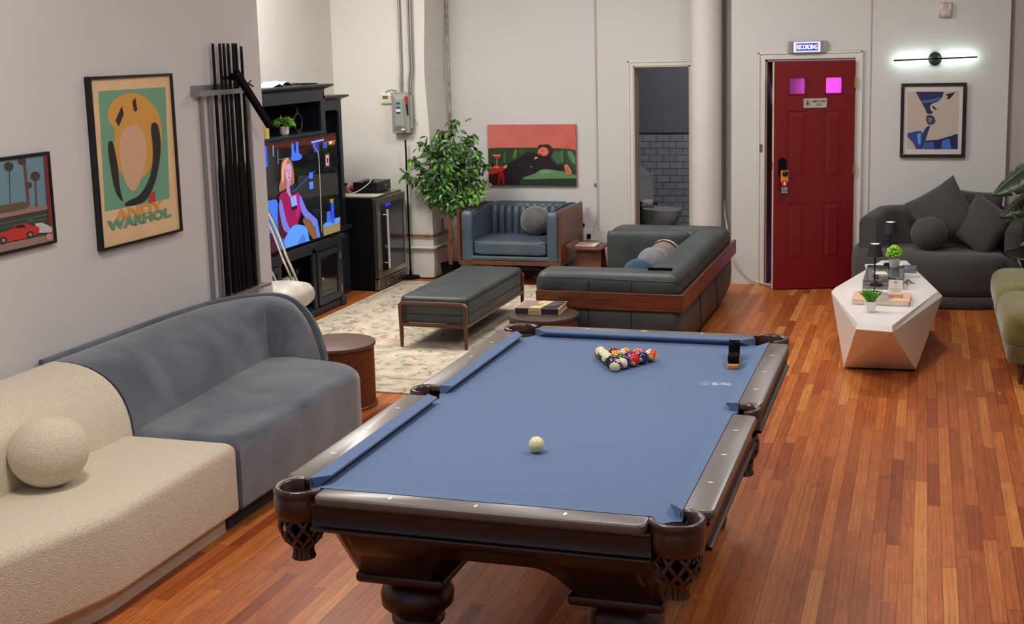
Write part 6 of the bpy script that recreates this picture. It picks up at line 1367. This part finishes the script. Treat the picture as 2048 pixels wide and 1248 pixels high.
pillow('throw_pillow', (.165, 10.92, .725), (D(-14), D(-33), D(-6)), .46, .46, .15, m_dkfab, 'large charcoal pillow standing on its corner at the back of the charcoal sofa')
pillow('throw_pillow', (.43, 11.08, .70), (D(-10), D(4), 0), .42, .40, .14, m_dkfab, 'upright charcoal pillow partly hidden behind its two neighbours on the charcoal sofa')
pillow('throw_pillow', (.475, 10.83, .635), (D(-18), D(30), D(-28)), .40, .42, .17, m_dkfab, 'charcoal pillow slumped toward the right arm of the charcoal sofa')
o = MB().ball((0, 0, 0), .148, (1, .95, .93), 36, 22, lambda d: 1-.05*math.exp(-((1-(d.x*.35+d.z*.75-d.y*.56))/.01))).build('ball_pillow', m_dkfab, smooth=80, loc=(.062, 10.80, .572))
tag(o, 'round charcoal knot pillow at the front of the charcoal sofa', 'pillow')
# ---------------------------------------------------------------- olive sofa at the right edge
t = thing('sofa', 'olive green velvet sofa on dark tapered legs at the right edge', 'sofa', (.95, 9.0, 0))
off = Matrix.Translation((-.95, -9.0, 0))
for y0, y1 in ((8.16, 9.02), (9.03, 9.92)):
    b = MB(); b.M = off; b.plan(rect(.50, y0, 1.25, y1, .13, 7), [(.03, .25), (.008, .27), (0, .31), (0, .38), (.010, .42), (.035, .448), (.07, .464), (.12, .472)]); b.build('seat_cushion', m_olive, t, smooth=70)
b = MB(); b.M = off; b.plan(rect(.53, 8.19, 1.36, 9.9, .05, 4), [(.02, .135), (.0, .16), (0, .255)]); b.build('base', m_olive, t, smooth=60)
b = MB(); b.M = off; b.plan(rect(1.14, 8.17, 1.38, 9.92, .06, 4), dome(.2, .80, .02, .08, 5)); b.build('backrest', m_olive, t, smooth=60)
for x in (.62, 1.28):
    for y in (8.26, 9.82):
        b = MB(); b.M = off; b.lathe([(.014, 0), (.024, .14)], (x, y, 0), 14); b.build('leg', m_walnut, t)
# ---------------------------------------------------------------- glass side table and monstera
t = thing('glass_table', 'round black-rimmed glass side table between the charcoal and olive sofas', 'side table', (.905, 10.27, 0))
MB().lathe([(.28, .497), (.28, .503), (0, .503)], seg=56).build('glass_top', mat('smoked_glass', (60, 62, 66), .05, trans=.6), t, smooth=40)
MB().tube([(.284*math.cos(a*PI/28), .284*math.sin(a*PI/28), .50) for a in range(56)], .008, 8, True).build('rim', m_black, t)
for k in range(3):
    a = 2*PI*k/3+2.6; MB().tube([(.24*math.cos(a), .24*math.sin(a), .495), (.10*math.cos(a), .10*math.sin(a), .26), (.22*math.cos(a), .22*math.sin(a), .01)], .009, 8).build('leg', m_chrome, t)
t = thing('potted_monstera', 'dark green monstera plant leaning in from the right edge over the glass table', 'plant', (1.0, 10.22, .5035))
MB().lathe([(.08, 0), (.12, .16), (.125, .2), (.11, .2), (.105, .17), (0, .17)], seg=32).build('pot', m_matteblack, t)
def monstera(stem, L_, W_, d, nrm):
    b = MB(); d = Vector(d).normalized(); nrm = Vector(nrm); s_ = d.cross(nrm).normalized(); nrm = s_.cross(d); p0 = Vector(stem[-1])
    n = 30; prev = None
    for side in (-1, 1):
        pts = []
        for i in range(n+1):
            u = i/n; w = W_*math.sin(PI*min(1, (u*.94+.06))**.8)**.75*(1 if u < .98 else .3)
            if 6 < i < 26 and i % 7 == 0: w *= .62
            dr_ = -.22*L_*u*u
            c = p0+d*L_*(u)+Vector((0, 0, dr_)); e = c+s_*side*w-d*w*.25+Vector((0, 0, -.35*w)); pts.append((c, c+(e-c)*.5+nrm*.01, e))
        for i in range(n):
            a, c = pts[i], pts[i+1]; b.add([tuple(a[0]), tuple(c[0]), tuple(c[1]), tuple(a[1])], [(0, 1, 2, 3)]).add([tuple(a[1]), tuple(c[1]), tuple(c[2]), tuple(a[2])], [(0, 1, 2, 3)])
    b.build('leaf', m_monstera, t, smooth=60, solid=.001)
    b = MB(); b.tube([tuple(p) for p in smoothpath(stem, 6)], .006, 6); b.tube([tuple(p0+d*L_*k/8+Vector((0, 0, -.22*L_*(k/8)**2+.003))) for k in range(9)], .003, 5); b.build('stem', mat('pale_stem', (130, 150, 96), .5), t)
monstera([(0, 0, .17), (-.0, -.02, .42), (-.08, -.03, .66), (-.18, -.02, .72)], .36, .17, (-.85, -.05, -.50), (-.3, -.5, .9))
monstera([(.02, 0, .17), (0, 0, .40), (-.08, .02, .50), (-.17, .02, .49)], .30, .13, (-.8, .1, -.45), (-.2, -.6, .9))
monstera([(.0, 0, .17), (.05, .02, .5), (.1, .05, .75)], .34, .15, (.5, .3, .2), (0, -.4, 1))
monstera([(.0, 0, .17), (-.06, -.02, .22), (-.16, -.04, .16)], .14, .05, (-.8, .1, -.45), (-.2, -.5, .9))
monstera([(.0, 0, .17), (.06, .02, .4), (.12, .04, .58)], .26, .12, (.8, .1, .15), (-.2, -.4, .9))
# black shelf unit past the end of the charcoal sofa
t = thing('shelf_unit', 'black shelf unit in the shadows past the arm of the charcoal sofa', 'shelf', (1.25, 11.35, 0))
for z in (.02, .32, .62, .88): MB().box(-.37, -.18, z, .45, .18, z+.03).build('shelf', m_matteblack, t, smooth=0)
for x in (-.385, .45): MB().box(x, -.185, 0, x+.015, .185, .93).build('upright', m_black, t, smooth=0)
MB().box(-.37, .16, 0, .45, .18, .93).build('back_panel', m_matteblack, t, smooth=0)
# bit of litter on the floor
o = MB().hexa([(-.012, -.008, 0), (.010, -.010, 0), (.014, .006, 0), (-.008, .010, 0)], [(-.008, -.006, .008), (.012, -.006, .005), (.010, .008, .010), (-.010, .006, .004)]).build('foil_scrap', mat('gold_foil', (220, 190, 60), .25, .8), loc=(.483, 8.02, .0005), smooth=0)
tag(o, 'tiny gold foil scrap on the floorboards near the olive sofa', 'litter')
for o in bpy.data.objects:
    if o.type == 'MESH':
        o.data.update()
